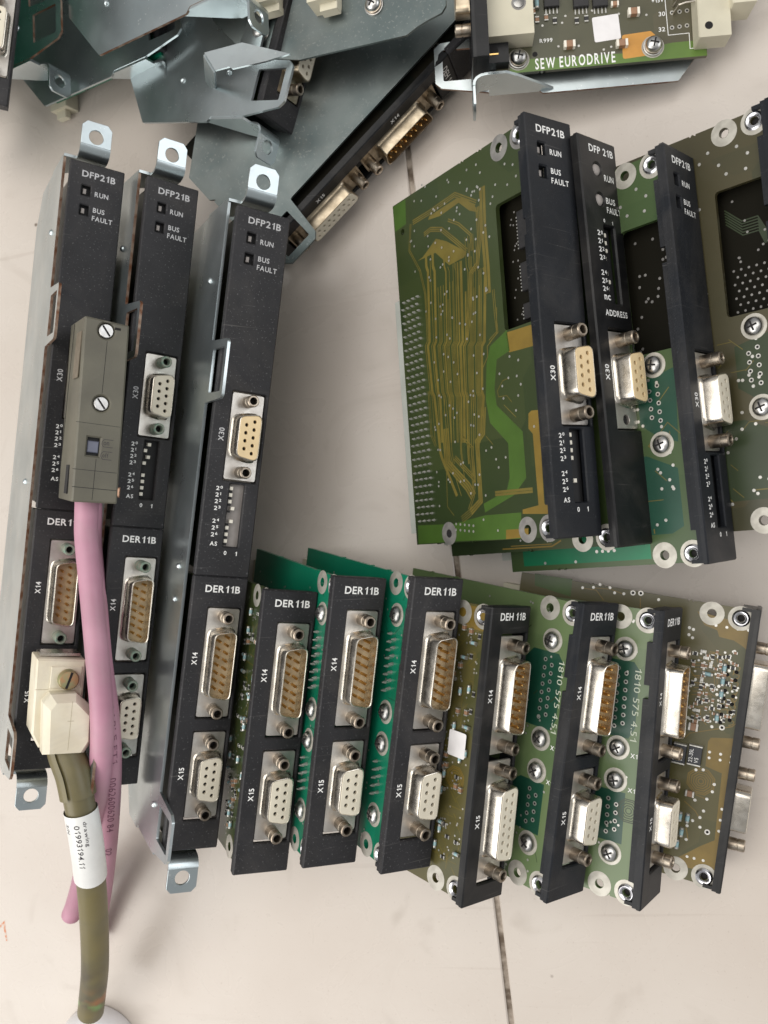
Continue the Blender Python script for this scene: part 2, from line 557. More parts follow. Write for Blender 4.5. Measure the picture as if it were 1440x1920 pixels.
# ------------------------------------------------------------------ floor: large pale glazed tiles with one dirty joint in view
def floor_mat():
    m, nt, b = nodes_of('glazed_floor_tile')
    N, L = nt.nodes, nt.links
    tc = N.new('ShaderNodeTexCoord')
    n1 = N.new('ShaderNodeTexNoise')
    n1.inputs['Scale'].default_value = 9
    n1.inputs['Detail'].default_value = 5
    L.new(tc.outputs['Object'], n1.inputs['Vector'])
    r1 = N.new('ShaderNodeValToRGB')
    r1.color_ramp.elements[0].position = 0.32
    r1.color_ramp.elements[0].color = (0.515, 0.455, 0.400, 1)
    r1.color_ramp.elements[1].position = 0.66
    r1.color_ramp.elements[1].color = (0.580, 0.528, 0.475, 1)
    L.new(n1.outputs['Fac'], r1.inputs['Fac'])
    # dirt specks
    n2 = N.new('ShaderNodeTexVoronoi')
    n2.inputs['Scale'].default_value = 42
    L.new(tc.outputs['Object'], n2.inputs['Vector'])
    r2 = N.new('ShaderNodeValToRGB')
    r2.color_ramp.elements[0].position = 0.020
    r2.color_ramp.elements[0].color = (1, 1, 1, 1)
    r2.color_ramp.elements[1].position = 0.045
    r2.color_ramp.elements[1].color = (0, 0, 0, 1)
    L.new(n2.outputs['Distance'], r2.inputs['Fac'])
    sp = N.new('ShaderNodeSeparateColor')
    L.new(n2.outputs['Color'], sp.inputs['Color'])
    gt = N.new('ShaderNodeMath')
    gt.operation = 'GREATER_THAN'
    gt.inputs[1].default_value = 0.72
    L.new(sp.outputs['Green'], gt.inputs[0])
    ml = N.new('ShaderNodeMath')
    ml.operation = 'MULTIPLY'
    L.new(gt.outputs[0], ml.inputs[0])
    L.new(r2.outputs['Color'], ml.inputs[1])
    mx = N.new('ShaderNodeMix')
    mx.data_type = 'RGBA'
    L.new(ml.outputs[0], mx.inputs['Factor'])
    L.new(r1.outputs['Color'], mx.inputs['A'])
    mx.inputs['B'].default_value = (0.17, 0.135, 0.105, 1)
    # faint smears
    n3 = N.new('ShaderNodeTexNoise')
    n3.inputs['Scale'].default_value = 26
    n3.inputs['Detail'].default_value = 8
    n3.inputs['Distortion'].default_value = 1.5
    L.new(tc.outputs['Object'], n3.inputs['Vector'])
    r3 = N.new('ShaderNodeValToRGB')
    r3.color_ramp.elements[0].position = 0.60
    r3.color_ramp.elements[0].color = (0, 0, 0, 1)
    r3.color_ramp.elements[1].position = 0.78
    r3.color_ramp.elements[1].color = (0.5, 0.5, 0.5, 1)
    L.new(n3.outputs['Fac'], r3.inputs['Fac'])
    m2 = N.new('ShaderNodeMix')
    m2.data_type = 'RGBA'
    L.new(r3.outputs['Color'], m2.inputs['Factor'])
    L.new(mx.outputs['Result'], m2.inputs['A'])
    m2.inputs['B'].default_value = (0.40, 0.35, 0.30, 1)
    # long faint scuffs and fine grit
    mp = N.new('ShaderNodeMapping')
    mp.inputs['Rotation'].default_value = (0, 0, 0.7)
    mp.inputs['Scale'].default_value = (9, 260, 1)
    L.new(tc.outputs['Object'], mp.inputs['Vector'])
    n4 = N.new('ShaderNodeTexNoise')
    n4.inputs['Scale'].default_value = 1.0
    n4.inputs['Detail'].default_value = 3
    L.new(mp.outputs['Vector'], n4.inputs['Vector'])
    n5 = N.new('ShaderNodeTexNoise')
    n5.inputs['Scale'].default_value = 900
    L.new(tc.outputs['Object'], n5.inputs['Vector'])
    r4 = N.new('ShaderNodeMapRange')
    r4.inputs['From Min'].default_value = 0.66
    r4.inputs['From Max'].default_value = 0.74
    r4.inputs['To Max'].default_value = 0.22
    L.new(n4.outputs['Fac'], r4.inputs['Value'])
    r5 = N.new('ShaderNodeMapRange')
    r5.inputs['From Min'].default_value = 0.66
    r5.inputs['From Max'].default_value = 0.72
    r5.inputs['To Max'].default_value = 0.30
    L.new(n5.outputs['Fac'], r5.inputs['Value'])
    ad = N.new('ShaderNodeMath')
    ad.operation = 'ADD'
    L.new(r4.outputs['Result'], ad.inputs[0])
    L.new(r5.outputs['Result'], ad.inputs[1])
    m3 = N.new('ShaderNodeMix')
    m3.data_type = 'RGBA'
    L.new(ad.outputs[0], m3.inputs['Factor'])
    L.new(m2.outputs['Result'], m3.inputs['A'])
    m3.inputs['B'].default_value = (0.36, 0.30, 0.25, 1)
    L.new(m3.outputs['Result'], b.inputs['Base Color'])
    mr = N.new('ShaderNodeMapRange')
    mr.inputs['To Min'].default_value = 0.17
    mr.inputs['To Max'].default_value = 0.40
    L.new(n3.outputs['Fac'], mr.inputs['Value'])
    L.new(mr.outputs['Result'], b.inputs['Roughness'])
    b.inputs['Specular IOR Level'].default_value = 0.45
    return m
TILE = floor_mat()
GROUT = mat('dirty_grout', (0.115, 0.085, 0.060), 0.9, col2=(0.42, 0.36, 0.30), vscale=170, bump=0.4, bscale=700)
ja, jb = at(768, 318, 0), at(958, 1915, 0)
jd = (ja - jb).normalized()
jn = Vector((jd.y, -jd.x, 0))                       # to the right of the joint
FM = Matrix(((jn.x, jd.x, 0, ja.x), (jn.y, jd.y, 0, ja.y), (0, 0, 1, 0), (0, 0, 0, 1)))
floor = bpy.data.objects.new('floor', mesh('floor', [(box(-1900, 1900, -1900, 1900, -12, -1.3), GROUT)]))
COL.objects.link(floor)
fm = FM.copy()
fm.translation *= MM
floor.matrix_world = fm
floor['kind'] = 'structure'
TS, GAP = 600.0, 2.2
for i in range(-2, 2):
    for j in range(-2, 3):
        x0, y0 = i * TS, j * TS + 140
        obj('tile', mesh('tile', [(plate(rpoly(rect(GAP / 2, TS - GAP / 2, GAP / 2, TS - GAP / 2), 0.8, 2), (), -9, 0, 0.5), TILE)]), floor, (x0, y0, 0))

# ------------------------------------------------------------------ connectors
def dee(a, b, r, x=0, y=0, z=0, seg=4):
    """D-shaped loop, long side on +x; a half length (y), b half width (x)"""
    k = 2 * b * 0.176
    P = [(b, -a), (b, a), (-b, a - k), (-b, -a + k)]
    return [(px + x, py + y, z) for px, py in rpoly(P, r, seg)]
DS = {9: (8.5, 12.5, 15.4), 15: (12.6, 16.65, 19.5)}       # shell half length, screw offset, flange half length
def contacts(n):
    k = (n + 1) // 2
    R1 = [(1.42, 2.77 * (i - (k - 1) / 2)) for i in range(k)]
    R0 = [(-1.42, 2.77 * (i - (k - 2) / 2)) for i in range(k - 1)]
    return R1 + R0
def jack_geo(ln=6.4, r=2.15):
    return join(lathe([(r * 0.92, -0.5), (r, 0.0), (r, ln * 0.55), (r * 0.93, ln * 0.57), (r * 0.93, ln * 0.62), (r, ln * 0.64), (r, ln - 0.35), (r - 0.3, ln), (1.35, ln), (1.2, ln - 0.5), (1.2, ln - 2.6)], 14, cap1=False))
def dsub(parent, cx, cy, n, male, z=-1.0, shell=None, flange=None, insul=None, jacks=(1, 1), jackmat=None, h=6.0, depth=13, label=None):
    a, so, fl = DS[n]
    b = 4.15
    shell, flange, jackmat = shell or NICKEL, flange or TINFL, jackmat or JACK
    insul = insul or (TANBASE if male else CREAM)
    ho = [circ(0, s * so, 1.6, 12) for s in (-1, 1)]
    fg = plate(rpoly(rect(-5.9, 5.9, -fl, fl), 0.9, 3), ho, -0.9, 0, 0.15)
    L = [dee(a + 1.0, b + 1.0, 3.0, z=0.02), dee(a + .45, b + .45, 2.7, z=0.3), dee(a + .12, b + .12, 2.4, z=0.9), dee(a, b, 2.3, z=1.6), dee(a, b, 2.3, z=h - .35), dee(a - .12, b - .12, 2.2, z=h - .1), dee(a - .35, b - .35, 2.0, z=h), dee(a - .55, b - .55, 1.9, z=h - .15), dee(a - .6, b - .6, 1.9, z=0.4)]
    sg = rings(L)
    bk = box(-5.2, 4.6, -fl + 1.5, fl - 1.5, -depth, -0.95)
    c = part('connector', ('connector', n, male, shell.name, flange.name, h, depth), [(fg, flange), (sg, shell), (bk, DARKIN)], parent, (cx, cy, z), label=label)
    if male:
        base = plate([(p[0], p[1]) for p in dee(a - .55, b - .55, 1.9)], (), 0.2, 0.9)
        part('insulator', ('insulator_m', n, insul.name), [(base, insul)], c)
        pins = join(*[lathe([(0.5, 0.8), (0.5, h - 1.2), (0.18, h - 0.6)], 7, (x, y, 0), cap0=False) for x, y in contacts(n)])
        part('contact_pins', ('contact_pins', n, h), [(pins, GOLD)], c, kind='stuff')
    else:
        P = [(p[0], p[1]) for p in dee(a - .5, b - .5, 1.9)]
        base = plate(P, [circ(x, y, 0.68, 9) for x, y in contacts(n)], h - 1.6, h + 0.12, 0.12)
        i = part('insulator', ('insulator_f', n, insul.name, h), [(base, insul)], c)
        bed = plate([(p[0], p[1]) for p in dee(a - .8, b - .8, 1.8)], (), h - 1.3, h - 1.1)
        part('contact_sockets', ('contact_sockets', n, h), [(bed, HOLE)], c, kind='stuff')
    for s, on_ in zip((1, -1), jacks):
        if on_:
            part('jackscrew', ('jackscrew', jackmat.name), [(jack_geo(), jackmat), (plate(circ(0, 0, 1.22, 12), (), 2.9, 3.4), HOLE)], c, (0, s * so, 0), Matrix.Rotation(random.uniform(-.03, .03), 3, 'X') @ Matrix.Rotation(random.uniform(-.03, .03), 3, 'Y'))
    return c

# ------------------------------------------------------------------ front panels
PW = 19.6
def panel_geo(L, holes, segs, bev=0.4, wall=3.0, deep=5.2):
    fr = plate(rpoly(rect(0, PW, -L, 0), 0.5, 2), holes, -1.6, 0, bev)
    lw = xf(plate([(-0.4, -1.55), (-L + .4, -1.55), (-L + .4, -wall), (-0.4, -wall)], (), 0.12, 1.3), YZ)
    rw = box(PW - 1.3, PW - .12, -L + .4, -0.4, -6.0, -1.55)
    tw = box(1.35, PW - 1.35, -1.5, -0.35, -6.0, -1.55)
    bw = box(1.35, PW - 1.35, -L + .35, -L + 1.5, -6.0, -1.55)
    gs = [fr, lw, rw, tw, bw]
    for y0, y1 in segs:
        gs.append(box(1.32, 2.9, -y1, -y0, -deep, -1.55, 0))
    return join(*gs)
def printed(parent, items, name='lettering', ink=None, key=None):
    """items: (string, x, y, height, width or None, rotated)"""
    gs = []
    for s, x, y, h, w, rot in items:
        r, u = (Y_, (-1, 0, 0)) if rot else (X_, Y_)
        gs.append(text_geo(s, (x, y, 0.035), r, u, h, w, 0.02))
    return part(name, key, [(join(*gs), ink or WHITEINK)], parent)
def dip_switch(parent, x0, y1, states, bed, pitch=2.36, gap=2.2, key=None):
    """slide switches seen through the slot; states: list of 0/1, a gap after the fourth"""
    n = len(states)
    d = part('address_switch', ('address_switch', bed.name, n), [(box(-0.4, 5.9, -22.6, 0.4, -5.0, -2.6), bed)], parent, (x0, y1, 0))
    for i, s in enumerate(states):
        if s is None:
            continue
        y = -1.5 - i * pitch - (gap if i > 3 else 0)
        part('switch_lever', 'switch_lever', [(box(-0.55, 0.75, -0.62, 0.62, -2.6, -0.9, 0.12), TOGGLE)], d, (0.75 + 1.3 * s, y, 0))
        if bed is GREYSLOT:
            part('switch_rib', 'switch_rib', [(box(-0.2, 1.3, -0.35, 0.35, -2.6, -1.1), DARKIN)], d, (0, y - pitch / 2, 0))
    return d
SUP = lambda d: [('2', 4.0, 0, 1.45, 1.2, 0), (d, 5.5, 0.62, 1.0, 0.85 if d != '1' else 0.45, 0)]
def dfp_front(root, y0=0, body=None, ink=None, states=(0, 0, 0, 1, 1, 0, 0, 0), bed=None, shell=None, insul=None, flange=None, jackmat=None, jacks=(1, 1), texts=True, conn=True, levers=True):
    body, ink, bed = body or BLACK, ink or GREYINK, bed or DARKIN
    holes = [rpoly(rect(4.7, 8.0, -12.1, -8.4), 0.2, 1), rpoly(rect(4.7, 8.0, -19.3, -15.6), 0.2, 1), rpoly(rect(6.1, 18.3, -95.1, -63.6), 0.4, 2), rpoly(rect(8.9, 14.4, -118.3, -96.1), 0.3, 2)]
    p = part('front_panel', ('front_panel_bus', body.name), [(panel_geo(129, holes, [(10, 31), (36, 118.5)]), body)], root, (0, y0, 0))
    for yy in (-10.25, -17.45):
        part('indicator_window', 'indicator_window', [(box(-2.2, 2.2, -2.4, 2.4, -4.2, -2.4), DARKIN), (box(-0.9, 0.3, -1.0, 0.9, -2.4, -1.3, .15), GREYSLOT)], p, (6.35, yy, 0))
    if conn:
        dsub(root, 12.2, y0 - 79.3, 9, False, shell=shell, insul=insul, flange=flange, jackmat=jackmat, jacks=jacks)
    if levers:
        dip_switch(root, 8.95, y0 - 96.2, states, bed)
    if texts:
        it = [('DFP21B', 4.4, -5.4, 2.35, 12.0, 0)]
        printed(p, it, ink=ink, key=('lettering', 'dfp', ink.name))
        it = [('RUN', 9.5, -11.7, 1.8, 4.9, 0), ('BUS', 9.4, -17.6, 1.8, 4.2, 0), ('FAULT', 9.3, -20.6, 1.8, 7.4, 0)]
        printed(p, it, ink=ink, key=('lettering', 'run', ink.name))
        printed(p, [('X30', 4.6, -81.6, 2.0, 4.6, 1)], ink=WHITEINK if ink is WHITEINK else GREYINK, key=('lettering', 'x30', ink.name))
        it = []
        for i, yy in enumerate((-98.8, -101.1, -103.4, -105.8, -110.3, -112.7, -115.1)):
            it += [(s, x, yy + dy, h, w, r) for s, x, dy, h, w, r in SUP(str(i))]
        it += [('AS', 4.0, -118.3, 1.5, 2.6, 0), ('0', 9.4, -121.3, 1.5, None, 0), ('1', 13.6, -121.3, 1.5, None, 0)]
        printed(p, it, key='scale_lettering', name='scale_lettering')
    return p
def der_front(root, y0=0, L=97.5, body=None, shell=None, flange=None, jackmat=None, texts=True, male=True, sub15=False, title='DER11B', jm2=None, conns=(1, 1), segs=((11, 25), (29.5, 89.5)), names=('X14', 'X15'), depth=13):
    body = body or BLACK
    holes = [rpoly(rect(6.2, 18.4, -50.6, -10.9), 0.4, 2), rpoly(rect(6.2, 18.4, -87.0, -55.0), 0.4, 2)]
    if sub15:
        holes = [rpoly(rect(6.2, 18.4, -91.2, -9.0), 0.4, 2)]
    p = part('front_panel', ('front_panel_enc', body.name, sub15, L), [(panel_geo(L, holes, segs), body)], root, (0, y0, 0))
    if conns[0]:
        dsub(root, 12.3, y0 - (29.4 if sub15 else 30.7), 15, True, shell=shell, flange=flange, jackmat=jackmat, depth=depth)
    if conns[1]:
        if sub15:
            dsub(root, 12.3, y0 - 70.7, 15, False, shell=shell, flange=flange, jackmat=jackmat, depth=depth)
        else:
            dsub(root, 12.3, y0 - 70.9, 9, False, shell=shell, flange=flange, jackmat=jm2 or jackmat, depth=depth)
    if texts:
        tw = 12.6
        printed(p, [(title, 4.4, -5.6 if not sub15 else -4.6, 2.55, tw, 0)], key=('lettering', title))
        printed(p, [(names[0], 4.3, -31.4, 1.9, 4.4, 1)], key=('lettering', names[0]))
        printed(p, [(names[1], 4.3, -72.2, 1.9, 4.4, 1)], key=('lettering', names[1]))
    return p

# ------------------------------------------------------------------ boards
PX0, PX1 = 3.0, 4.6
def LX(g, x, y, z, s=-1):
    """turn a piece built along +z so that it stands on the face x, pointing to s*x"""
    return [(x + s * c, y + a, z + b) for a, b, c in g[0]], g[1]
def eyelet(root, y, z, pad=None, s=-1, x=None):
    x = PX0 if x is None else x
    g1 = LX(plate(circ(0, 0, 4.2, 24), [circ(0, 0, 1.4, 12)], 0.02, 0.07), x, 0, 0, s)
    g2 = LX(lathe([(2.95, 0.05), (2.9, 0.45), (2.3, 0.85), (1.8, 0.75), (1.35, 0.3), (1.25, -1.4)], 18, cap0=False, cap1=False), x, 0, 0, s)
    p = part('solder_pad', ('solder_pad', 'r', (pad or PADTIN).name, s, x), [(g1, pad or PADTIN)], root, (0, y, z))
    part('rivet', ('rivet', s, x), [(g2, RIVET), (LX(plate(circ(0, 0, 1.3, 12), (), -1.5, -1.3), x, 0, 0, s), HOLE)], p)
def hole_pad(root, y, z, pad=None, s=-1, x=None):
    x = PX0 if x is None else x
    g1 = LX(plate(circ(0, 0, 4.1, 24), [circ(0, 0, 1.6, 14)], 0.02, 0.06), x, 0, 0, s)
    part('solder_pad', ('solder_pad', 'h', (pad or PADTIN).name, s, x), [(g1, pad or PADTIN)], root, (0, y, z))
def cross_geo(r=1.9, w=0.62, z=0):
    a = plate([(-r, -w / 2), (-w / 2, -w / 2), (-w / 2, -r), (w / 2, -r), (w / 2, -w / 2), (r, -w / 2), (r, w / 2), (w / 2, w / 2), (w / 2, r), (-w / 2, r), (-w / 2, w / 2), (-r, w / 2)], (), z - 0.3, z)
    return a
def pan_screw(root, y, z, pad=None, s=-1, x=None, sc=1.0, washer=False):
    x = PX0 if x is None else x
    p = part('solder_pad', ('solder_pad', 's', (pad or PADTIN).name, s, x, sc), [(LX(plate(circ(0, 0, 4.0 * sc, 24), (), 0.02, 0.07), x, 0, 0, s), pad or PADTIN)], root, (0, y, z))
    pr = [(2.85, 0.06), (2.95, 0.5), (2.6, 1.25), (1.9, 1.75), (1.0, 2.0), (0.3, 2.05)]
    z0 = 0
    gs = []
    if washer:
        gs.append((LX(lathe([(3.5, 0.06), (3.6, 0.3), (3.5, 0.7), (2.9, 0.8)], 22, cap1=True), x, 0, 0, s), SCREW))
        gs.append((LX(lathe([(3.1, 0.8), (3.1, 1.5), (2.8, 1.6)], 22, cap1=True), x, 0, 0, s), JACK))
        z0 = 1.55
    gs.append((LX(lathe([(r * sc, zz * sc + z0) for r, zz in pr], 20), x, 0, 0, s), SCREW))
    A = random.choice((0.2, 0.6, 1.0, 1.3))
    cg = cross_geo(1.55 * sc, 0.55 * sc, 2.09 * sc + z0)
    cg = xf(cg, Matrix.Rotation(A, 4, 'Z'))
    gs.append((LX(cg, x, 0, 0, s), HOLE))
    part('pan_head_screw', ('pan_head_screw', s, x, sc, washer, A), gs, p)
def joints(root, pts, r=0.55, h=0.5, x=None, s=-1, m=None, name='solder_joints'):
    x = PX0 if x is None else x
    gs = [LX(lathe([(r * 1.0, 0.02), (r * 0.8, h * 0.45), (r * 0.3, h)], 7, cap0=False), x, y, z, s) for y, z in pts]
    if gs:
        part(name, None, [(join(*gs), m or SOLDER)], root, kind='stuff')
def vias(root, pts, r=0.38, x=None, s=-1, m=None, name='vias'):
    x = PX0 if x is None else x
    V, Fc = [], []
    for i, (y, z) in enumerate(pts):
        n = len(V)
        V += [(x + s * (0.062 + 0.0007 * (i % 9)), a, b) for a, b in circ(y, z, r, 7)]
        Fc.append(tuple(range(n, n + 7)))
    if V:
        part(name, None, [((V, Fc), m or SOLDER)], root, kind='stuff')
def ring_pads(root, pts, r=0.75, ri=0.42, x=None, s=-1):
    x = PX0 if x is None else x
    gs, hs = [], []
    for y, z in pts:
        gs.append(LX(plate(circ(0, 0, r, 10), [circ(0, 0, ri, 8)], 0.02, 0.09), x, y, z, s))
        hs.append(LX(plate(circ(0, 0, ri, 8), (), 0.02, 0.05), x, y, z, s))
    part('pin_pads', None, [(join(*gs), SOLDER), (join(*hs), HOLE)], root, kind='stuff')
def tracks(root, lines, m, x=None, s=-1, name='copper_tracks', lift=0.012):
    """lines: ([(y,z),...], width)"""
    x = PX0 if x is None else x
    gs = []
    for i, (pts, w) in enumerate(lines):
        v, f = strip(pts, w)
        gs.append(([(x + s * (lift + 0.0016 * (i % 17)), a, b) for a, b in v], f))
    part(name, None, [(join(*gs), m)], root, kind='stuff')
def pours(root, polys, m, x=None, s=-1, name='copper_area', lift=0.006):
    x = PX0 if x is None else x
    for i, P in enumerate(polys):
        g = plate(P, (), 0.0005, lift + 0.0008 * i)
        part(name, None, [(LX(g, x, 0, 0, s), m)], root)
def smd(root, name, y, z, ly, lz, h, body, term=None, x=None, s=-1, key=None, tl=0.22, along='y'):
    """small component: body with two end caps along y or z"""
    x = PX0 if x is None else x
    if term:
        if along == 'y':
            gs = [(LX(box(-ly / 2 + ly * tl, ly / 2 - ly * tl, -lz / 2, lz / 2, 0.02, h, min(.12, h * .2)), x, 0, 0, s), body)]
            for k in (-1, 1):
                a, b = sorted((k * ly / 2, k * (ly / 2 - ly * tl)))
                gs.append((LX(box(a, b, -lz / 2 - .03, lz / 2 + .03, 0.02, h + .03, .05), x, 0, 0, s), term))
        else:
            gs = [(LX(box(-ly / 2, ly / 2, -lz / 2 + lz * tl, lz / 2 - lz * tl, 0.02, h, min(.12, h * .2)), x, 0, 0, s), body)]
            for k in (-1, 1):
                a, b = sorted((k * lz / 2, k * (lz / 2 - lz * tl)))
                gs.append((LX(box(-ly / 2 - .03, ly / 2 + .03, a, b, 0.02, h + .03, .05), x, 0, 0, s), term))
    else:
        gs = [(LX(box(-ly / 2, ly / 2, -lz / 2, lz / 2, 0.02, h, min(.2, h * .2)), x, 0, 0, s), body)]
    return part(name, (name, ly, lz, h, body.name, bool(term), x, s, along), gs, root, (0, y, z))
def melf(root, y, z, ln=3.4, r=0.75, along='y', x=None, s=-1):
    x = PX0 if x is None else x
    g = lathe([(r, -ln / 2 + .6), (r, ln / 2 - .6)], 10)
    t = join(lathe([(r * 1.05, -ln / 2), (r * 1.05, -ln / 2 + .62)], 10), lathe([(r * 1.05, ln / 2 - .62), (r * 1.05, ln / 2)], 10))
    M = (Matrix.Rotation(R_(90), 4, 'Y') if along == 'y' else Matrix.Rotation(R_(90), 4, 'X'))
    M = Matrix.Translation((0, 0, r + .05)) @ M
    return part('resistor', ('resistor_round', ln, r, along, x, s), [(LX(xf(g, M), x, 0, 0, s), RESBLUE), (LX(xf(t, M), x, 0, 0, s), SOLDER)], root, (0, y, z))
def pcb(root, y0, y1, D, material, holes=(), front=-2.2, name='circuit_board', notch=0, seed=1):
    """board in the plane x = 3..4.6; y0 > y1, rear edge at z = -D. Edges broken out of a panel are ragged."""
    rnd = random.Random(seed)
    def ragged(ya, za, zb, out):
        pts, n = [], 0
        cuts = sorted(rnd.uniform(0.12, 0.92) for _ in range(3))
        for c in cuts:
            zc = za + (zb - za) * c
            pts += [(ya, zc - 1.2 * (1 if zb > za else -1)), (ya - out * 0.55, zc - 1.0 * (1 if zb > za else -1)), (ya + out * 0.25, zc), (ya - out * 0.6, zc + 0.8 * (1 if zb > za else -1)), (ya, zc + 1.1 * (1 if zb > za else -1))]
        return pts
    P = [(y0, front)] + ragged(y0, front, -D, 1) + [(y0, -D), (y1, -D)] + ragged(y1, -D, front, -1) + [(y1, front)]
    g = xf(plate(P, holes, PX0, PX1), YZ)
    return part(name, None, [(g, material)], root)
def rear_connector(root, y0, y1, D, m=None, x0=4.7, x1=11.5, out=7.0):
    g = join(box(x0, x1, y1, y0, -D - out, -D + 6), box(x0 + 1.2, x1 + 1.5, y1 + 3, y0 - 3, -D - out - 1.8, -D - out + 0.1))
    return part('rear_connector', None, [(g, m or CREAMCONN)], root)

# ------------------------------------------------------------------ poses measured from the photograph (mm, radians): x, y, z, yaw, lean, pitch
POSE = dict(
    m1=(-191.36, 133.88, 64.15, -0.1092, 0.7894, -0.0034), m2=(-163.97, 127.42, 57.05, -0.1125, 0.8401, -0.0046),
    m3=(-124.69, 110.17, 64.81, -0.1256, 0.7458, -0.0047),
    c1=(-113.17, -22.16, 68.24, -0.1162, 0.7249, 0.0015), c2=(-87.92, -17.19, 69.87, -0.1030, 0.7514, 0.0218),
    c3=(-61.32, -17.18, 68.17, -0.1044, 0.8093, 0.0241), c4=(-37.22, -26.56, 62.64, -0.1058, 0.9840, -0.0027),
    c5=(-9.01, -25.38, 56.15, -0.1155, 0.9721, 0.0098), c6=(15.79, -27.97, 46.51, -0.0785, 1.2027, 0.0013),
    c7=(48.0, -29.0, 25.0, -0.138, 1.40, 0.0),
    d1=(-25.52, 124.00, 78.04, 0.0739, 0.8434, 0.0008), d2=(-10.40, 121.08, 66.48, 0.0927, 0.9544, -0.0006),
    d3=(15.09, 116.23, 63.68, 0.0896, 1.0295, -0.0076), d4=(45.3, 127.1, 61.8, 0.0900, 1.0600, 0.0))
def pose(k):
    x, y, z, a, b, c = POSE[k]
    return Matrix.Translation((x, y, z)) @ Matrix.Rotation(a, 4, 'Z') @ Matrix.Rotation(b, 4, 'Y') @ Matrix.Rotation(c, 4, 'X')

# ------------------------------------------------------------------ sheet-metal carrier of a module
def sheet(prof, th, c0, c1):
    v, _ = strip(prof, th)
    return xf(plate(v[0::2] + v[1::2][::-1], (), c0, c1), YZ)
def split_plate(P, holes, z0, z1):
    loops = [list(P)] + [list(h) for h in holes]
    full = plate(P, holes, z0, z1)
    nt = sum(1 for q in full[1] if len(q) == 3)
    tri = (full[0], [q for q in full[1] if len(q) == 3])
    wal = (full[0], [q for q in full[1] if len(q) == 4])
    return tri, wal
def carrier(root, metal=None, edge=None, ends=(1, 1), ringsat=(1, 1), dim=(), L=227, key=None, back=64):
    metal = metal or ZINC
    edge = edge or metal
    P = [(2.4, -6.5), (2.4, -22), (0.5, 10 - back), (-13, -back), (-L + 17, -back), (-L - 4, 17 - back), (-L - 4, -26 if back > 70 else -33), (-L - 2, -24 if back > 70 else -31), (-L - 2, -6.5)]
    ring_y = []
    F = []
    if ringsat[1]:
        F += [(-L + 1.0, 11), (-L + 3.0, 13.2), (-L + 16, 13.2), (-L + 18, 11), (-L + 19.5, -6.5)]
    if ringsat[0]:
        F += [(-69, -6.5), (-68, 11.5), (-67, 12.8), (-49, 12.8), (-48, 11.5), (-47, -6.5)]
    P = P + F
    wins = []
    if ringsat[1]:
        wins.append(rpoly(rect(-L + 3.6, -L + 15.4, -4.0, 10.2), 0.6, 2))
    if ringsat[0]:
        wins.append(rpoly(rect(-65.6, -50.4, -3.5, 10.0), 0.6, 2))
    P = rpoly(P, [0.8] * len(P), 2)
    tri, wal = split_plate(P, wins, -1.7, -0.7)
    gs = [(xf(tri, YZ), metal), (xf(wal, YZ), edge)]
    for y, z in dim:
        gs.append((LX(lathe([(1.3, 0), (1.1, .5), (.6, .9), (.1, 1.0)], 10), -1.7, y, z, -1), metal))
    c = part('carrier_plate', key and ('carrier_plate', key), gs, root)
    for k, on_ in zip((1, -1), ends):
        if not on_:
            continue
        ye = 2.4 if k > 0 else -L - 2.0
        Q = [(-1.5, -6.5), (13.6, -5.5), (13.6, -12), (11.0, -16), (-1.5, -31)]
        fl = xf(plate(Q, (), ye, ye + k * 1.0), XZ)
        prof = [(ye + k * 0.5, -11.5), (ye + k * 0.5, -5.0), (ye + k * 0.8, -3.0), (ye + k * 1.6, -1.5), (ye + k * 2.8, -0.6), (ye + k * 4.2, -0.35)]
        bend = sheet(prof, 0.95, 2.8, 13.6)
        ya, yb = ye + k * 4.15, ye + k * 12.8
        T = rpoly([(2.8, ya), (13.6, ya), (13.6, yb - k * 1.8), (11.9, yb), (4.5, yb), (2.8, yb - k * 1.8)], 0.3, 1)
        tab = plate(T, [circ(8.1, ye + k * 7.4, 2.6, 20)], -0.8, 0.12, 0.1)
        part('mounting_tab', key and ('mounting_tab', key, k), [(fl, metal), (bend, metal), (tab, metal)], root)
    return c

# ------------------------------------------------------------------ the three upright modules on the left
def module_boards(root, m1=None, m2=None, seed=0, reach=0):
    if reach:
        part('rear_connector', None, [(join(box(9, 17, -112, -20, -reach, -58), box(4.7, 17, -112, -20, -58, -50)), CREAMCONN)], root)
        part('rear_connector', None, [(join(box(9, 17, -215, -140, -reach, -58), box(4.7, 17, -215, -140, -58, -50)), CREAMCONN)], root)
    part('seam_strip', 'seam_strip', [(box(2, 18, -132, -126, -2.6, -1.7), DARKIN)], root)  # dark strip added behind the panel seam so no light shows through
    pcb(root, -1.5, -127.5, 62, m1 or P_OLIVE, seed=seed)
    pcb(root, -130.5, -225.5, 62, m2 or P_OLIVE, seed=seed + 1)
G_MOD = 'front modules in metal carriers'
r1 = thing('option_module', 'leftmost upright black module in a metal carrier, carrying a grey and a beige plug', 'module', pose('m1'), G_MOD)
carrier(r1, ZINC, RUSTEDGE, dim=((-24, -18), (-120, -22)), ends=(1, 1))
dfp_front(r1, 0, BLACK, GREYINK)
der_front(r1, -129.08, jackmat=JACKGREEN)
module_boards(r1, seed=3, reach=74)
r2 = thing('option_module', 'middle upright black module of the three in metal carriers, green corroded screw posts', 'module', pose('m2'), G_MOD)
carrier(r2, ZINC, RUSTEDGE, dim=((-24, -18), (-120, -22)), ends=(1, 0))
dfp_front(r2, 0, BLACK, GREYINK, states=(1, 0, 1, 0, 0, 0, 0, 0), jackmat=JACKGREEN)
der_front(r2, -129.08, jackmat=JACKGREEN)
module_boards(r2, seed=5, reach=66)
r3 = thing('option_module', 'upright black module with bright metal carrier, nearest the row of loose cards', 'module', pose('m3'), G_MOD)
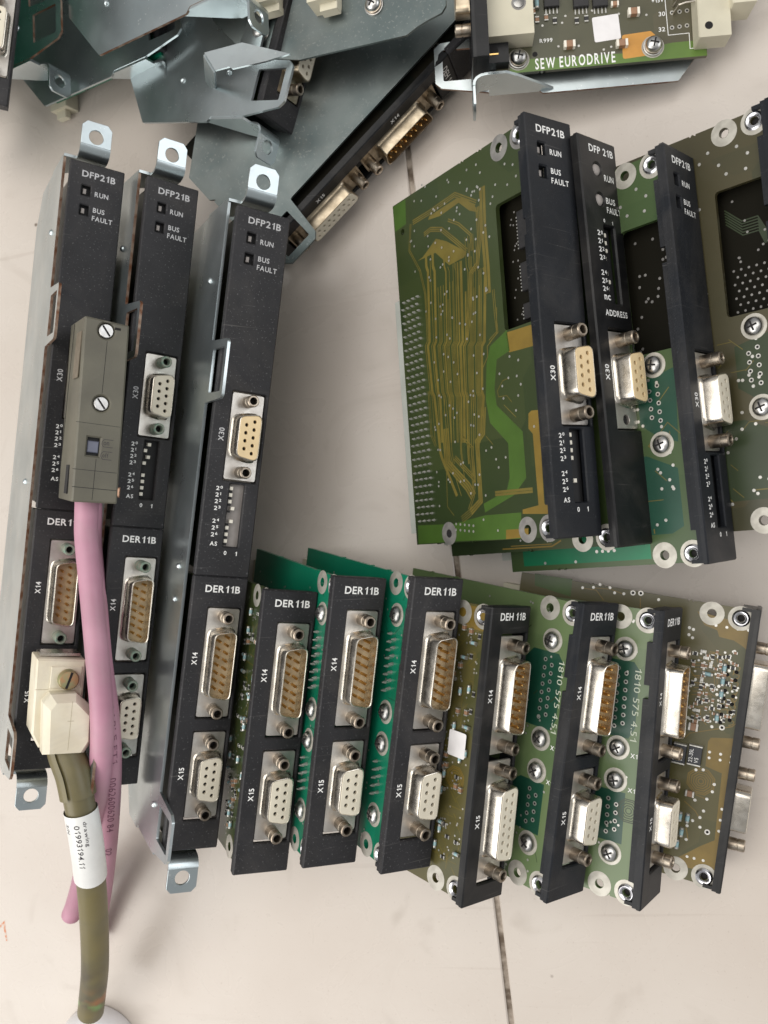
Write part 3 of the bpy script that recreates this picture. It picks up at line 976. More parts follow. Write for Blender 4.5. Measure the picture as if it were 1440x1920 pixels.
carrier(r3, ZINC, ZINC, dim=((-24, -18), (-128, -16), (-140, -16), (-214, -12)), ends=(1, 1))
dfp_front(r3, 0, BLACK, GREYINK, states=(0, 0, 0, 1, 1, 0, 0, 0), bed=GREYSLOT, insul=YELLOWCREAM)
der_front(r3, -129.08)
module_boards(r3, seed=8, reach=72)

# ------------------------------------------------------------------ loose encoder cards, leaning like dominoes
G_ENC = 'loose short cards in the lower row'
def ends(root, L, pad=None, k=(1, 1, 1, 1)):
    for y in (-4.2, -(L - 3.4)):
        eyelet(root, y, -6.0, pad)
        hole_pad(root, y, -15.4, pad)
def end_holes(L):
    return [h for y in (-4.2, -(L - 3.4)) for h in (circ(y, -6.0, 1.25, 12), circ(y, -15.4, 1.5, 12))]
def pin_field(yc, n, z0=-14.6, z1=-11.8):
    k = (n + 1) // 2
    return [(yc + 2.77 * (i - (k - 1) / 2), z0) for i in range(k)] + [(yc + 2.77 * (i - (k - 2) / 2), z1) for i in range(k - 1)]
def octo(yc, zc, r):
    return [(yc + r * math.cos(R_(22.5 + 45 * i)), zc + r * math.sin(R_(22.5 + 45 * i))) for i in range(9)]
def rand_vias(n, y0, y1, z0, z1, rnd):
    return [(rnd.uniform(y0, y1), rnd.uniform(z0, z1)) for _ in range(n)]
def rand_tracks(n, y0, y1, z0, z1, rnd, w=0.22):
    out = []
    for _ in range(n):
        y, z = rnd.uniform(y0, y1), rnd.uniform(z0, z1)
        P = [(y, z)]
        for _ in range(rnd.randint(1, 3)):
            d = rnd.choice(((1, 0), (-1, 0), (0, 1), (0, -1), (.7, .7), (.7, -.7), (-.7, .7), (-.7, -.7)))
            l = rnd.uniform(1.5, 6)
            q = (min(max(P[-1][0] + d[0] * l, y0), y1), min(max(P[-1][1] + d[1] * l, z0), z1))
            if (Vector(q) - Vector(P[-1])).length > 0.5 and (len(P) < 2 or abs((Vector(q) - Vector(P[-1])).normalized().dot((Vector(P[-1]) - Vector(P[-2])).normalized()) + 1) > 0.5):
                P.append(q)
        if len(P) > 1:
            out.append((P, rnd.choice((w, w, w * 1.6))))
    return out
def screwed_side(root, board, L=97.5, pale=None, deep=None, rnd=None, text=True, pad=None):
    """solder side of the encoder cards that carry four pan-head screws"""
    bd = pcb(root, -0.8, -(L - 0.5), 84, board, end_holes(L), seed=rnd.randint(0, 99))
    ends(root, L, pad)
    for y in (-14.6, -47.6, -58.4, -82.8):
        pan_screw(root, y, -12.7, pad)
    if deep:
        pours(root, [[(-18.5, -9.5), (-21, -7.5), (-40, -7.5), (-44, -9.5), (-44, -20), (-40, -23), (-22, -23), (-18.5, -20)], [(-62, -9), (-79, -9), (-79, -19), (-76, -22), (-64, -22), (-62, -19)]], deep)
    f1, f2 = pin_field(-31, 15), pin_field(-70.6, 9)
    if deep:
        ring_pads(root, f1 + f2)
    else:
        joints(root, f1 + f2, 0.6, 1.7)
    vias(root, rand_vias(26, -95, -3, -24, -8, rnd) + rand_vias(60, -95, -3, -80, -24, rnd), 0.42)
    tracks(root, rand_tracks(26, -94, -4, -80, -8, rnd), PLAIN['darkgreen'] if deep else PLAIN['deepgreen'])
    if text:
        part('board_lettering', 'board_lettering_num', [(text_geo('1810 575 4.51', (PX0 - 0.08, -20.5, -8.9), (0, -1, 0), (0, 0, 1), 2.2, 24.0, -0.004), PALEINK)], root)
        part('board_lettering', 'board_lettering_x', [(join(text_geo('X14', (PX0 - 0.08, -50.0, -8.3), Z_, Y_, 1.5, 3.6), text_geo('X15', (PX0 - 0.08, -61.4, -8.3), Z_, Y_, 1.5, 3.6)), WHITEINK)], root)
    rear_connector(root, -6, -90, 84, x0=4.7)
    return bd
def populated_side(root, board, L, rnd, n=40, zr=(-24, -6), pours_=(), coil=None):
    pcb(root, -0.8, -(L - 0.5), 84, board, end_holes(L), seed=rnd.randint(0, 99))
    ends(root, L)
    for i in range(n):
        y, z = rnd.uniform(-L + 9, -9), rnd.uniform(*zr)
        k = rnd.random()
        al = rnd.choice('yz')
        if k < 0.35:
            melf(root, y, z, 2.6, 0.62, al)
        elif k < 0.75:
            smd(root, 'resistor', y, z, *((1.9, 1.1) if al == 'y' else (1.1, 1.9)), 0.5, CHIP, SOLDER, along=al)
        else:
            smd(root, 'capacitor', y, z, *((2.0, 1.3) if al == 'y' else (1.3, 2.0)), 1.0, CERAMIC, SOLDER, along=al)
    vias(root, rand_vias(n * 2, -L + 5, -5, zr[0], zr[1], rnd), 0.36)
    tracks(root, rand_tracks(n, -L + 6, -6, zr[0], zr[1], rnd), PLAIN['olivegold'])
    if coil:
        tracks(root, [(octo(coil[0], coil[1], r), 0.34) for r in (1.0, 1.8, 2.6, 3.4, 4.0)], PLAIN['gold'], name='printed_coil', lift=0.04)
    rear_connector(root, -6, -90, 84)

rn = random.Random(11)
c1 = thing('circuit_card', 'loose short black-fronted card beside the upright module with the bright metal carrier', 'circuit card', pose('c1'), G_ENC)
der_front(c1, 0)
populated_side(c1, P_OLIVE, 97.5, rn, 62, (-26, -7))
c2 = thing('circuit_card', 'loose short card with emerald board, second of the lower row counted from the metal modules', 'circuit card', pose('c2'), G_ENC)
der_front(c2, 0)
screwed_side(c2, P_EMER, rnd=rn, text=False)
c3 = thing('circuit_card', 'loose short card with emerald board, directly left of the card with two long connectors', 'circuit card', pose('c3'), G_ENC)
der_front(c3, 0)
screwed_side(c3, P_EMER, rnd=rn, text=False)
c4 = thing('circuit_card', 'loose short card with two long connectors and a white sticker on its brown board', 'circuit card', pose('c4'), G_ENC)
der_front(c4, 0, body=BLACKSM, sub15=True, title='DEH 11B', segs=())
populated_side(c4, P_BROWN, 97.5, rn, 74, (-27, -6.5), coil=(-59, -11.2))
part('sticker', 'sticker_small', [(LX(plate(rpoly(rect(-4.2, 4.2, -3.8, 3.8), 0.7, 3), (), 1.30, 1.38), PX0, 0, 0), STICKER)], c4, (0, -47.4, -10.8))
part('copper_area', None, [(LX(plate([(-1.5, -3), (-9, -3), (-9, -13), (-7.5, -14), (-7.5, -18), (-1.5, -18)], (), 0.001, 0.008), PX0, 0, 0), PLAIN['gold'])], c4)
c5 = thing('circuit_card', 'loose short card with pale green board, right of the card with two long connectors', 'circuit card', pose('c5'), G_ENC)
der_front(c5, 0, body=BLACKBLUE)
screwed_side(c5, P_GREEN, deep=PLAIN['deepgreen'], rnd=rn)
tracks(c5, [(octo(-71, -22.5, r), 0.34) for r in (1.0, 1.8, 2.6, 3.4, 4.0)], PLAIN['darkgreen'], name='printed_coil', lift=0.04)
c6 = thing('circuit_card', 'loose short card with pale green board, strongly tilted, just left of the flat brown board', 'circuit card', pose('c6'), G_ENC)
der_front(c6, 0, body=BLACKBLUE)
screwed_side(c6, P_GREEN, deep=PLAIN['deepgreen'], rnd=rn)
tracks(c6, [(octo(-67.5, -7.5, r), 0.34) for r in (1.0, 1.8, 2.6, 3.4, 4.0)], PLAIN['darkgreen'], name='printed_coil', lift=0.04)

# last card of the row, lying almost flat: brown component side up
M7 = pose('c7')
c7 = thing('circuit_card', 'card lying almost flat at the right end of the lower row, brown board up', 'circuit card', M7, G_ENC)
der_front(c7, 0, body=BLACKSM, segs=())
pcb(c7, -0.8, -97.0, 84, P_BROWN, end_holes(97.5), seed=21)
ends(c7, 97.5)
def zc(x, y):
    return (960 + x / 2.909, 1060 + y / 2.909)
def on7(x, y):
    v = on(M7, *zc(x, y), 0, PX0)
    return (v.y, v.z)
pours(c7, [[on7(*q) for q in ((1010, 250), (1310, 330), (1290, 470), (1255, 440), (1210, 410), (1130, 390), (1120, 355), (1050, 325))],
           [on7(*q) for q in ((1085, 940), (1225, 945), (1120, 1680), (960, 1650), (890, 1600), (1030, 1530), (1105, 1500), (1145, 1135), (1055, 1095), (1070, 960))]], PLAIN['gold'])
pours(c7, [[on7(*q) for q in ((125, 45), (330, 75), (320, 170), (125, 110))]], PLAIN['lime'])
for q, al in (((1070, 592), 'z'), ((1160, 560), 'y'), ((1142, 700), 'y'), ((1118, 830), 'y'), ((917, 1365), 'y'), ((958, 1375), 'y'), ((925, 1450), 'y'), ((900, 1515), 'y'), ((1150, 630), 'y')):
    melf(c7, *on7(*q), 3.2, 0.72, al)
rn7 = random.Random(5)
for q in ((1045, 470), (1060, 505), (1040, 545), (1035, 625), (1030, 665), (1020, 705), (1025, 745), (1010, 790), (1085, 545), (1090, 660), (1125, 600), (1180, 500), (1170, 640), (1130, 770), (1090, 780), (1180, 745), (985, 640), (1060, 735), (990, 540), (1000, 480), (1095, 500), (1160, 600), (1205, 560), (1000, 850), (1065, 830), (1135, 500)):
    al = rn7.choice('yz')
    smd(c7, 'resistor', *on7(*q), *((1.9, 1.1) if al == 'y' else (1.1, 1.9)), 0.5, rn7.choice((CHIP, CERAMIC, SOLDER)), SOLDER, along=al)
for k in range(46):
    q = (rn7.uniform(975, 1225), rn7.uniform(470, 850))
    al = rn7.choice('yz')
    smd(c7, 'resistor', *on7(*q), *((1.5, 0.85) if al == 'y' else (0.85, 1.5)), 0.4, rn7.choice((CHIP, CERAMIC, CERAMIC)), SOLDER, along=al)
vias(c7, [on7(rn7.uniform(965, 1235), rn7.uniform(465, 860)) for _ in range(60)], 0.42, name='small_vias')
tracks(c7, [([on7(x0, y0), on7(x0 + dx, y0), on7(x0 + dx + 14, y0 + 14), on7(x0 + dx + 14, y0 + dy)], 0.26) for x0, y0, dx, dy in [(rn7.uniform(970, 1150), rn7.uniform(470, 790), rn7.uniform(20, 60), rn7.uniform(25, 70)) for _ in range(26)]], PLAIN['gold'], name='fine_tracks', lift=0.01)
smd(c7, 'capacitor', *on7(990, 878), 2.6, 3.2, 1.5, CERAMIC, SOLDER, along='z')
smd(c7, 'capacitor', *on7(970, 1243), 2.0, 3.0, 1.2, CERAMIC, SOLDER, along='z')
for q in ((915, 1020), (1000, 1030)):
    t = smd(c7, 'tantalum_capacitor', *on7(*q), 7.0, 4.3, 2.4, TANTAL, SOLDER, tl=0.07)
    part('capacitor_lettering', 'capacitor_lettering', [(join(text_geo('22-35L', (PX0 - 2.45, -2.4, -0.6), Y_, (0, 0, -1), 1.3, 4.6), text_geo('V5', (PX0 - 2.45, -2.4, 1.3), Y_, (0, 0, -1), 1.3, 1.8)), WHITEINK)], t)
tracks(c7, [(octo(*on7(1030, 1178), r), 0.36) for r in (0.9, 1.7, 2.5, 3.3, 4.1, 4.7)], PLAIN['gold'], name='printed_coil', lift=0.04)
vias(c7, [on7(*q) for q in ((385, 122), (445, 120), (535, 122), (480, 105), (560, 150), (610, 155), (800, 187), (990, 350), (968, 340), (985, 395), (965, 378), (1215, 470), (1190, 495), (1130, 548), (1090, 505), (1185, 575), (1128, 660), (1062, 650), (1118, 705), (1058, 738), (1090, 880), (960, 830), (970, 775), (990, 650), (1175, 820), (1103, 1195), (1093, 1235), (1003, 1115), (998, 1280), (1063, 1275), (1045, 1340), (1025, 1375), (985, 1392), (1025, 1428), (950, 1495), (955, 1420), (1043, 1115))], 0.55)
ring_pads(c7, [on7(*q) for q in ((660, 150), (703, 152), (1145, 885), (1065, 1455))], 0.95, 0.5)
vias(c7, [on7(*q) for q in ((1113, 328), (1172, 338), (1232, 348), (1290, 355), (1078, 1018), (1138, 1030), (1197, 1045), (1075, 1050), (1135, 1062), (1193, 1077), (1145, 1330), (1136, 1390), (1128, 1450), (955, 1588), (993, 1598), (1043, 1610))], 0.5)
tl = [([on7(*q) for q in l], 0.3) for l in (
    [(390, 125), (460, 135), (500, 190)], [(700, 175), (700, 235)], [(440, 122), (540, 130), (610, 158)], [(985, 600), (1030, 605), (1060, 590)], [(985, 685), (1060, 690), (1110, 715)], [(1010, 710), (1000, 740), (1060, 750)], [(1130, 755), (1190, 750), (1225, 700)],
    [(945, 940), (970, 915), (1200, 880), (1225, 860), (1230, 800)], [(1200, 520), (1215, 560), (1205, 600)], [(1080, 470), (1140, 490), (1170, 530)], [(980, 800), (1030, 830), (1060, 870)], [(1000, 1250), (1060, 1275)], [(940, 1285), (1000, 1340), (1020, 1375)],
    [(950, 1430), (960, 1495)], [(970, 570), (1000, 610), (1050, 620)], [(1130, 720), (1165, 740), (1200, 790)], [(1095, 780), (1140, 800)], [(1020, 500), (1080, 520), (1120, 580)], [(1150, 590), (1190, 610), (1195, 650)])]
for k in range(8):
    y = 560 + k * 42
    tl.append(([on7(1215 - k * 5, y - 14), on7(1245 - k * 5, y), on7(1240 - k * 5, y + 14), on7(1215 - k * 5, y + 20)], 0.3))
tracks(c7, tl, PLAIN['gold'])
joints(c7, pin_field(-31, 15, -7.8, -5.0), 0.7, 0.6, m=HOLE)
rear_connector(c7, -6, -90, 84)

# ------------------------------------------------------------------ loose long bus cards, upper right
G_BUS = 'loose long cards on the right'
WIN = rpoly(rect(-62, -21.5, -19, -4.2), 1.4, 3)
WIN4 = rpoly(rect(-61.5, -21.5, -20.2, -4.2), 1.4, 3)
Md1 = pose('d1')
d1 = thing('circuit_card', 'long black-fronted card with a wide olive board of gold tracks, front of the right group', 'circuit card', Md1, G_BUS)
dfp_front(d1, 0, BLACKBLUE, WHITEINK, states=(0, 0, 0, 0, None, 0.6, None, None), insul=YELLOWCREAM, shell=TARNISH and NICKEL)
pcb(d1, -1, -128.3, 75.4, P_OLIVE, [WIN] + end_holes(129) + [circ(-12.5, -70.3, 1.2, 10)], seed=4)
ends(d1, 129, PADGREY)
part('solder_pad', None, [(LX(plate(circ(0, 0, 4.1, 20), [circ(0, 0, 1.5, 12)], 0.02, 0.06), PX0, 0, 0), PADGREY), (LX(plate(circ(0, 0, 1.5, 12), (), 0.02, 0.05), PX0, 0, 0), CHIP)], d1, (0, -125.0, -55.5))
def gz(x, y):
    return (720 + x / 3.692, 560 + y / 3.692)
def fz(x, y):
    return (720 + x / 4, 200 + y / 4)
def od(M, q):
    v = on(M, *q, 0, PX0)
    return (v.y, v.z)
pours(d1, [[od(Md1, gz(*q)) for q in ((735, 330), (850, 215), (870, 360), (780, 420), (765, 620), (780, 740), (960, 920), (985, 1240), (900, 1360), (700, 1480), (690, 1420), (850, 1330), (870, 1240), (860, 1000), (735, 860), (705, 700), (710, 450))]], PLAIN['lime'])
pours(d1, [[od(Md1, fz(*q)) for q in ((65, 755), (160, 695), (165, 880), (85, 940))], [od(Md1, gz(*q)) for q in ((235, 1570), (480, 1560), (700, 1500), (950, 1480), (950, 1660), (500, 1680), (240, 1700))]], PLAIN['lime'])
pours(d1, [[od(Md1, gz(*q)) for q in ((845, 235), (1035, 175), (1040, 325), (950, 350), (865, 372))],
           [od(Md1, gz(*q)) for q in ((1000, 795), (1020, 775), (1070, 770), (1110, 1420), (1190, 1445), (1190, 1490), (960, 1490), (960, 1460), (1070, 1430), (1030, 935), (1000, 900))],
           [od(Md1, gz(*q)) for q in ((845, 1600), (1000, 1590), (1000, 1650), (845, 1665))]], PLAIN['gold'])
pours(d1, [[od(Md1, fz(*q)) for q in ((290, 1130), (390, 990), (470, 1010), (620, 1090), (600, 1130), (490, 1190), (385, 1095), (250, 1160))],
           [od(Md1, fz(*q)) for q in ((340, 820), (540, 690), (600, 680), (680, 740), (700, 790), (640, 780), (560, 720), (420, 820), (330, 850))]], PLAIN['olivegold'])
rnd1 = random.Random(31)
T1 = []
def bundle(pts, n, pitch, w, src=fz):
    base = [Vector(od(Md1, src(*q))) for q in pts]
    for i in range(n):
        o = (i - (n - 1) / 2) * pitch
        P = []
        for k, b in enumerate(base):
            a = (base[k] - base[k - 1]) if k else (base[1] - base[0])
            c = (base[k + 1] - base[k]) if k < len(base) - 1 else a
            t = (a.normalized() + c.normalized()).normalized()
            nn = Vector((-t.y, t.x))
            P.append(tuple(b + nn * o))
        T1.append((P, w))
bundle([(735, 600), (745, 900), (770, 1200), (780, 1400)], 2, 1.6, 1.3)
bundle([(700, 750), (715, 1000), (700, 1180), (650, 1250), (640, 1500), (620, 1760)], 3, 0.75, 0.5)
bundle([(200, 880), (190, 1080), (270, 1230), (310, 1400), (330, 1760)], 2, 0.7, 0.3)
bundle([(215, 870), (330, 800), (530, 660), (690, 720)], 3, 0.7, 0.4)
bundle([(300, 960), (350, 920), (430, 920), (540, 1010), (620, 1080)], 3, 0.65, 0.4)
bundle([(480, 850), (560, 880), (650, 960), (660, 1080)], 2, 0.7, 0.4)
bundle([(820, 1370), (835, 1560), (850, 1690), (790, 1760)], 2, 0.8, 0.3)
g = gz
bundle([(425, 900), (440, 1140), (580, 1300), (620, 1370)], 4, 0.95, 0.7, g)
bundle([(780, 60), (780, 240), (715, 330), (718, 400), (680, 490), (690, 750)], 1, 0.8, 0.32, g)
bundle([(690, 750), (685, 930), (645, 990), (670, 1400), (600, 1480)], 3, 0.85, 0.65, g)
bundle([(545, 960), (610, 1030), (630, 1250), (620, 1370), (590, 1460)], 2, 0.8, 0.35, g)
bundle([(490, 1100), (620, 1240)], 3, 0.7, 0.4, g)
bundle([(770, 1350), (1030, 1325)], 2, 0.9, 0.8, g)
bundle([(430, 1080), (440, 1440), (485, 1500)], 1, 1, 0.25, g)
bundle([(860, 550), (820, 570), (785, 640), (795, 680), (850, 670), (885, 715)], 1, 1, 0.22, g)
bundle([(830, 735), (915, 820)], 1, 1, 0.22, g)
bundle([(705, 950), (755, 1010)], 1, 1, 0.22, g)
bundle([(310, 640), (330, 950), (360, 1020)], 2, 0.8, 0.25, g)
bundle([(600, 1480), (540, 1530)], 4, 0.7, 0.22, g)
LB = [(792, 470), (796, 560), (803, 700), (812, 820), (838, 900), (868, 955)]
RB = [(903, 385), (908, 500), (914, 600), (904, 690), (906, 810), (902, 950)]
def bound(B, y):
    for (x0, y0), (x1, y1) in zip(B, B[1:]):
        if y <= y1:
            break
    return x0 + (x1 - x0) * (y - y0) / (y1 - y0)
lane, LN = 0, 46
JOG = [(500, 1.0), (640, -1.6), (735, 1.2), (850, 0.0)]
while lane < LN:
    wd = rnd1.choice((1, 1, 1, 1, 2, 3))
    t = (lane + wd / 2) / LN
    lane += wd + (1 if rnd1.random() < 0.2 else 0)
    ys, ye = rnd1.choice((430, 445, 470, 500, 530)) + 50 * (1 - t), rnd1.choice((780, 830, 870, 905, 930))
    P = []
    for y in [ys] + [q for q, _ in JOG if ys + 12 < q < ye - 12] + [ye]:
        P.append(od(Md1, (bound(LB, y) + (bound(RB, y) - bound(LB, y)) * t, y)))
        if any(abs(y - q) < 1 for q, _ in JOG):
            dj = min(JOG, key=lambda q: abs(q[0] - y))[1]
            P.append(od(Md1, (bound(LB, y + 9) + (bound(RB, y + 9) - bound(LB, y + 9)) * t + dj * 2.5, y + 9)))
    T1.append((P, 0.34 + 0.5 * (wd - 1)))
tracks(d1, T1, PLAIN['olivegold'])
vp = [od(Md1, fz(rnd1.uniform(200, 800), rnd1.uniform(560, 1750))) for _ in range(75)]
vp += [od(Md1, gz(rnd1.uniform(330, 700), rnd1.uniform(0, 1480))) for _ in range(60)]
vp += [od(Md1, gz(*q)) for q in ((870, 400), (930, 425), (800, 520), (862, 548), (920, 535), (820, 605), (948, 592), (930, 670), (828, 690), (915, 773), (1040, 885), (745, 1030), (708, 1052), (843, 1098), (777, 1112), (795, 1168), (705, 1362), (790, 1605), (690, 1530))]
vp += [od(Md1, fz(*q)) for q in ((690, 435), (620, 475), (720, 495), (570, 570), (620, 630), (655, 665), (905, 430), (965, 435), (835, 585), (925, 585), (815, 675), (990, 520), (475, 550))]
vias(d1, vp, 0.45)
joints(d1, [(-38.5 - 2.54 * i, -63.6 - 2.9 * k - (0.8 if i % 2 else 0)) for i in range(33) for k in range(4)], 0.55, 1.1, m=SOLDER)
vias(d1, [od(Md1, gz(500 + 30 * i, 1560 + 40 * k + 3 * i)) for i in range(5) for k in range(2)], 0.5, name='test_points')
rear_connector(d1, -36, -124, 75.4, WHITECONN, out=5.5)
# backing board behind the window, its near-black colour painted as shade; chips on it
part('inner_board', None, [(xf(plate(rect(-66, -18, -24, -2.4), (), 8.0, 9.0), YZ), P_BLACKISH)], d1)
for yc, ly in ((-31, 12), (-46, 9), (-57, 5)):
    ch = smd(d1, 'chip', yc, -9.5, ly, 8.0, 1.6, CHIP, None, x=8.0)
    legs = join(*[LX(box(-0.22, 0.22, -5.4, -3.9, 0.05, 0.5), 8.0, -ly / 2 + 0.8 + 1.1 * k, 0) for k in range(int(ly / 1.1))])
    part('chip_legs', None, [(legs, SOLDER)], ch, kind='stuff')
vias(d1, rand_vias(14, -61, -23, -18.5, -15.5, rnd1), 0.35, x=8.0, m=PADGREY, name='inner_vias')

Md2 = pose('d2')
d2 = thing('circuit_card', 'long glossy black-fronted card with two round lamps, second of the right group', 'circuit card', Md2, G_BUS)
holes2 = [circ(8.7, -10.0, 2.0, 18), circ(8.8, -19.7, 2.0, 18), rpoly(rect(9.2, 14.6, -52.6, -28.0), 0.3, 2), rpoly(rect(6.1, 18.3, -92.8, -61.1), 0.4, 2)]
p2 = part('front_panel', None, [(panel_geo(129, holes2, [], 0.5), BLACKSM)], d2)
for y in (-10.0, -19.7):
    part('indicator_lens', 'indicator_lens', [(lathe([(1.9, -2.4), (1.85, -0.6), (1.4, -0.1), (0.7, 0.15), (0.1, 0.2)], 16), GREYSLOT), (box(-2.6, 2.6, -2.6, 2.6, -3.6, -2.3), DARKIN)], p2, (8.75, y, 0))
dsub(d2, 12.2, -76.9, 9, False, shell=NICKEL, insul=YELLOWCREAM, jacks=(1, 0))
s2 = part('address_switch', None, [(box(-0.4, 5.8, -25, 0.4, -5, -2.6), DARKIN)], d2, (9.2, -28, 0))
for i, y in enumerate((-2.6, -5.1, -7.6, -10.2, -15.0, -17.6, -20.0)):
    if i in (0, 1, 2, 5):
        part('switch_lever', 'switch_lever', [], s2, (1.2, y, 0))
    else:
        part('switch_rib', ('switch_rib', 2), [(box(-0.15, 0.15, -0.7, 0.7, -2.6, -1.0), TOGGLE)], s2, (0.9, y, 0))
printed(p2, [('DFP 21B', 5.2, -4.9, 2.4, 12.6, 0)], key=('lettering', 'dfp 21b'))
printed(p2, [('RUN', 11.8, -13.3, 2.1, 5.0, 0), ('BUS', 11.6, -20.6, 2.0, 4.8, 0), ('FAULT', 11.6, -23.6, 2.0, 7.4, 0)], key=('lettering', 'run2'))
it = []
for i, yy in enumerate((-31.6, -34.2, -36.8, -39.4, -44.2, -46.8, -49.3)):
    it += [('2', 5.3, yy, 1.65, 1.45, 0), (str(i), 7.1, yy + 0.45, 1.2, 0.95 if i != 1 else 0.5, 0)]
it += [('nc', 5.6, -52.0, 1.6, 3.2, 0), ('ADDRESS', 5.4, -57.0, 2.0, 11.5, 0), ('0', 9.2, -27.0, 1.2, 0.8, 0), ('1', 13.6, -27.2, 1.2, 0.5, 0)]
printed(p2, it, name='scale_lettering')
printed(p2, [('X30', 4.3, -77.5, 2.1, 5.0, 1)], key=('lettering', 'x30b'))
pcb(d2, -1, -128.3, 75.4, P_OLIVE, [WIN] + end_holes(129), seed=9)
ends(d2, 129)
rn2 = random.Random(3)
vias(d2, rand_vias(60, -127, -2, -74, -21, rn2), 0.42)
tracks(d2, [([(-127.0, -50), (-127.2, -28), (-125.5, -24)], 0.5), ([(-126.2, -46), (-126.4, -28)], 0.3)], PLAIN['gold'])
rear_connector(d2, -36, -124, 75.4, WHITECONN, out=5.5)

def bus_side(root, M, board, rnd, win, deep, tall=11.5):
    pcb(root, -1, -128.3, 75.4, board, [win] + end_holes(129), seed=rnd.randint(0, 99))
    ends(root, 129)
    for y in (-66.0, -91.0):
        pan_screw(root, y, -12.4)
    if deep:
        pours(root, [[(-68, -6), (-71, -19), (-84, -19), (-88, -14), (-91, -7), (-70, -5.5)], [(-94, -18), (-99, -8), (-117, -8), (-119, -12), (-119, -30), (-94, -30)]], deep)
    ring_pads(root, [(-72.5 - 2.77 * i, -12.0) for i in range(5)] + [(-73.9 - 2.77 * i, -14.8) for i in range(4)])
    vias(root, [(-8.5, -21), (-9.8, -12), (-13, -9), (-13.5, -18), (-17, -16), (-17.5, -10), (-11, -24)] + rand_vias(22, -120, -64, -24, -8, rnd) + rand_vias(60, -126, -3, -73, -24, rnd), 0.55)
    tracks(root, rand_tracks(22, -120, -64, -40, -6, rnd, 0.25), PLAIN['olivegold'])
    rear_connector(root, -36, -124, 75.4, WHITECONN, out=5.5, x1=tall)
d3 = thing('circuit_card', 'long black-fronted card with mid green board and two screws, third of the right group', 'circuit card', pose('d3'), G_BUS)
dfp_front(d3, 0, BLACKBLUE, WHITEINK, states=())
bus_side(d3, None, P_GREEN3, random.Random(14), WIN, PLAIN['deepgreen'])
pours(d3, [[(-100, -20), (-126.5, -20), (-126.5, -70), (-100, -70)]], mat('emerald_lacquer', (0.006, 0.16, 0.07), 0.32, var=0.15, vscale=80))
part('inner_board', None, [(xf(plate(rect(-66, -18, -40, -2.4), (), 9.0, 10.0), YZ), P_BLACKISH)], d3)  # added board; its near-black colour stands in for shade in the window
vias(d3, rand_vias(26, -61, -23, -20, -4, random.Random(2)), 0.5, x=9.0, m=PADGREY)
vias(d3, [(-123 + 2.2 * k, -33 - 2.2 * i) for i in range(4) for k in range(2)], 0.6, name='test_points')
d4 = thing('circuit_card', 'long card with brownish olive board, mostly cut off at the right edge', 'circuit card', pose('d4'), G_BUS)
dfp_front(d4, 0, BLACKBLUE, WHITEINK, states=())
bus_side(d4, None, P_DRAB, random.Random(17), WIN4, PLAIN['darkgreen'], 23.0)
part('inner_board', None, [(xf(plate(rect(-66, -18, -30, -2.4), (), 9.0, 10.0), YZ), P_BLACKISH)], d4)  # another added backing, coloured near-black as the shade within the window
rn4 = random.Random(8)
vias(d4, [(-46 - 2.2 * i, -19 + 2.4 * k + (1.1 if i % 2 else 0)) for i in range(7) for k in range(5)] + rand_vias(10, -44, -24, -20, -7, rn4), 0.42, x=9.0, m=PADGREY)
tracks(d4, [([(-26 - k * 0.9, -20), (-31 - k * 0.9, -15), (-31 - k * 0.9, -10), (-40, -6 - k * 0.5)], 0.4) for k in range(6)], PLAIN['darkgreen'], x=9.0)

# ------------------------------------------------------------------ heap of carriers at the top
def lying(pa, pb, za, zb, la, lb, roll=0.0, plate_up=True):
    """pose from two local points la, lb (same local x, y) seen at photo points pa, pb at heights za, zb"""
    A, B = at(*pa, za), at(*pb, zb)
    zax = (B - A).normalized() * (1 if lb[2] > la[2] else -1)
    xr = Vector((0, 0, -1 if plate_up else 1))
    xax = (xr - zax * xr.dot(zax)).normalized()
    xax = Matrix.Rotation(roll, 3, zax) @ xax
    yax = zax.cross(xax)
    M = Matrix((xax, yax, zax)).transposed()
    t = A - M @ Vector(la)
    return Matrix.Translation(t) @ M.to_4x4()
G_HEAP = 'carriers piled at the top'
# long module lying on its side, plate up, connectors towards the loose cards
def lying_y(pa, pb, za, zb, la, lb, plate_up=True, roll=0.0):
    A, B = at(*pa, za), at(*pb, zb)
    yax = (A - B).normalized() if la[1] > lb[1] else (B - A).normalized()
    xr = Vector((0, 0, -1 if plate_up else 1))
    xax = (xr - yax * xr.dot(yax)).normalized()
    xax = Matrix.Rotation(roll, 3, yax) @ xax
    zax = xax.cross(yax)
    M = Matrix((xax, yax, zax)).transposed()
    t = A - M @ Vector(la)
    return Matrix.Translation(t) @ M.to_4x4()
MH1 = lying_y((765, 268), (633, 408), 12, 12, (12.3, -160, 6), (12.3, -200, 6), roll=-0.06)
h1 = thing('option_module', 'dark module lying on its side, two long connectors turned towards the large olive board', 'module', MH1, G_HEAP)
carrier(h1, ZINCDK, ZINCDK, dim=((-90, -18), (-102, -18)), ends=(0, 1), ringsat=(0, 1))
der_front(h1, -129.08, sub15=True, body=BLACKSM, shell=TARNISH, flange=TARNISH, title='DEH 11B')
dfp_front(h1, 0, BLACK, GREYINK, conn=False, levers=False, texts=False)
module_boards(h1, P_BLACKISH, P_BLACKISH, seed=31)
MH2 = lying((222, 222), (462, 217), 16, 42, (-1.7, -229, -82), (-1.7, -229, -6.5), roll=0.0)
h2 = thing('option_module', 'bare bright carrier with a slotted end lying across the dark module', 'module', MH2, G_HEAP)
carrier(h2, ZINC, ZINC, dim=((-214, -46), (-212, -20), (-150, -40)), ends=(0, 1), ringsat=(0, 1), back=82)
der_front(h2, -129.08, texts=False, shell=TARNISH, flange=TARNISH, conns=(0, 1))
module_boards(h2, seed=41)
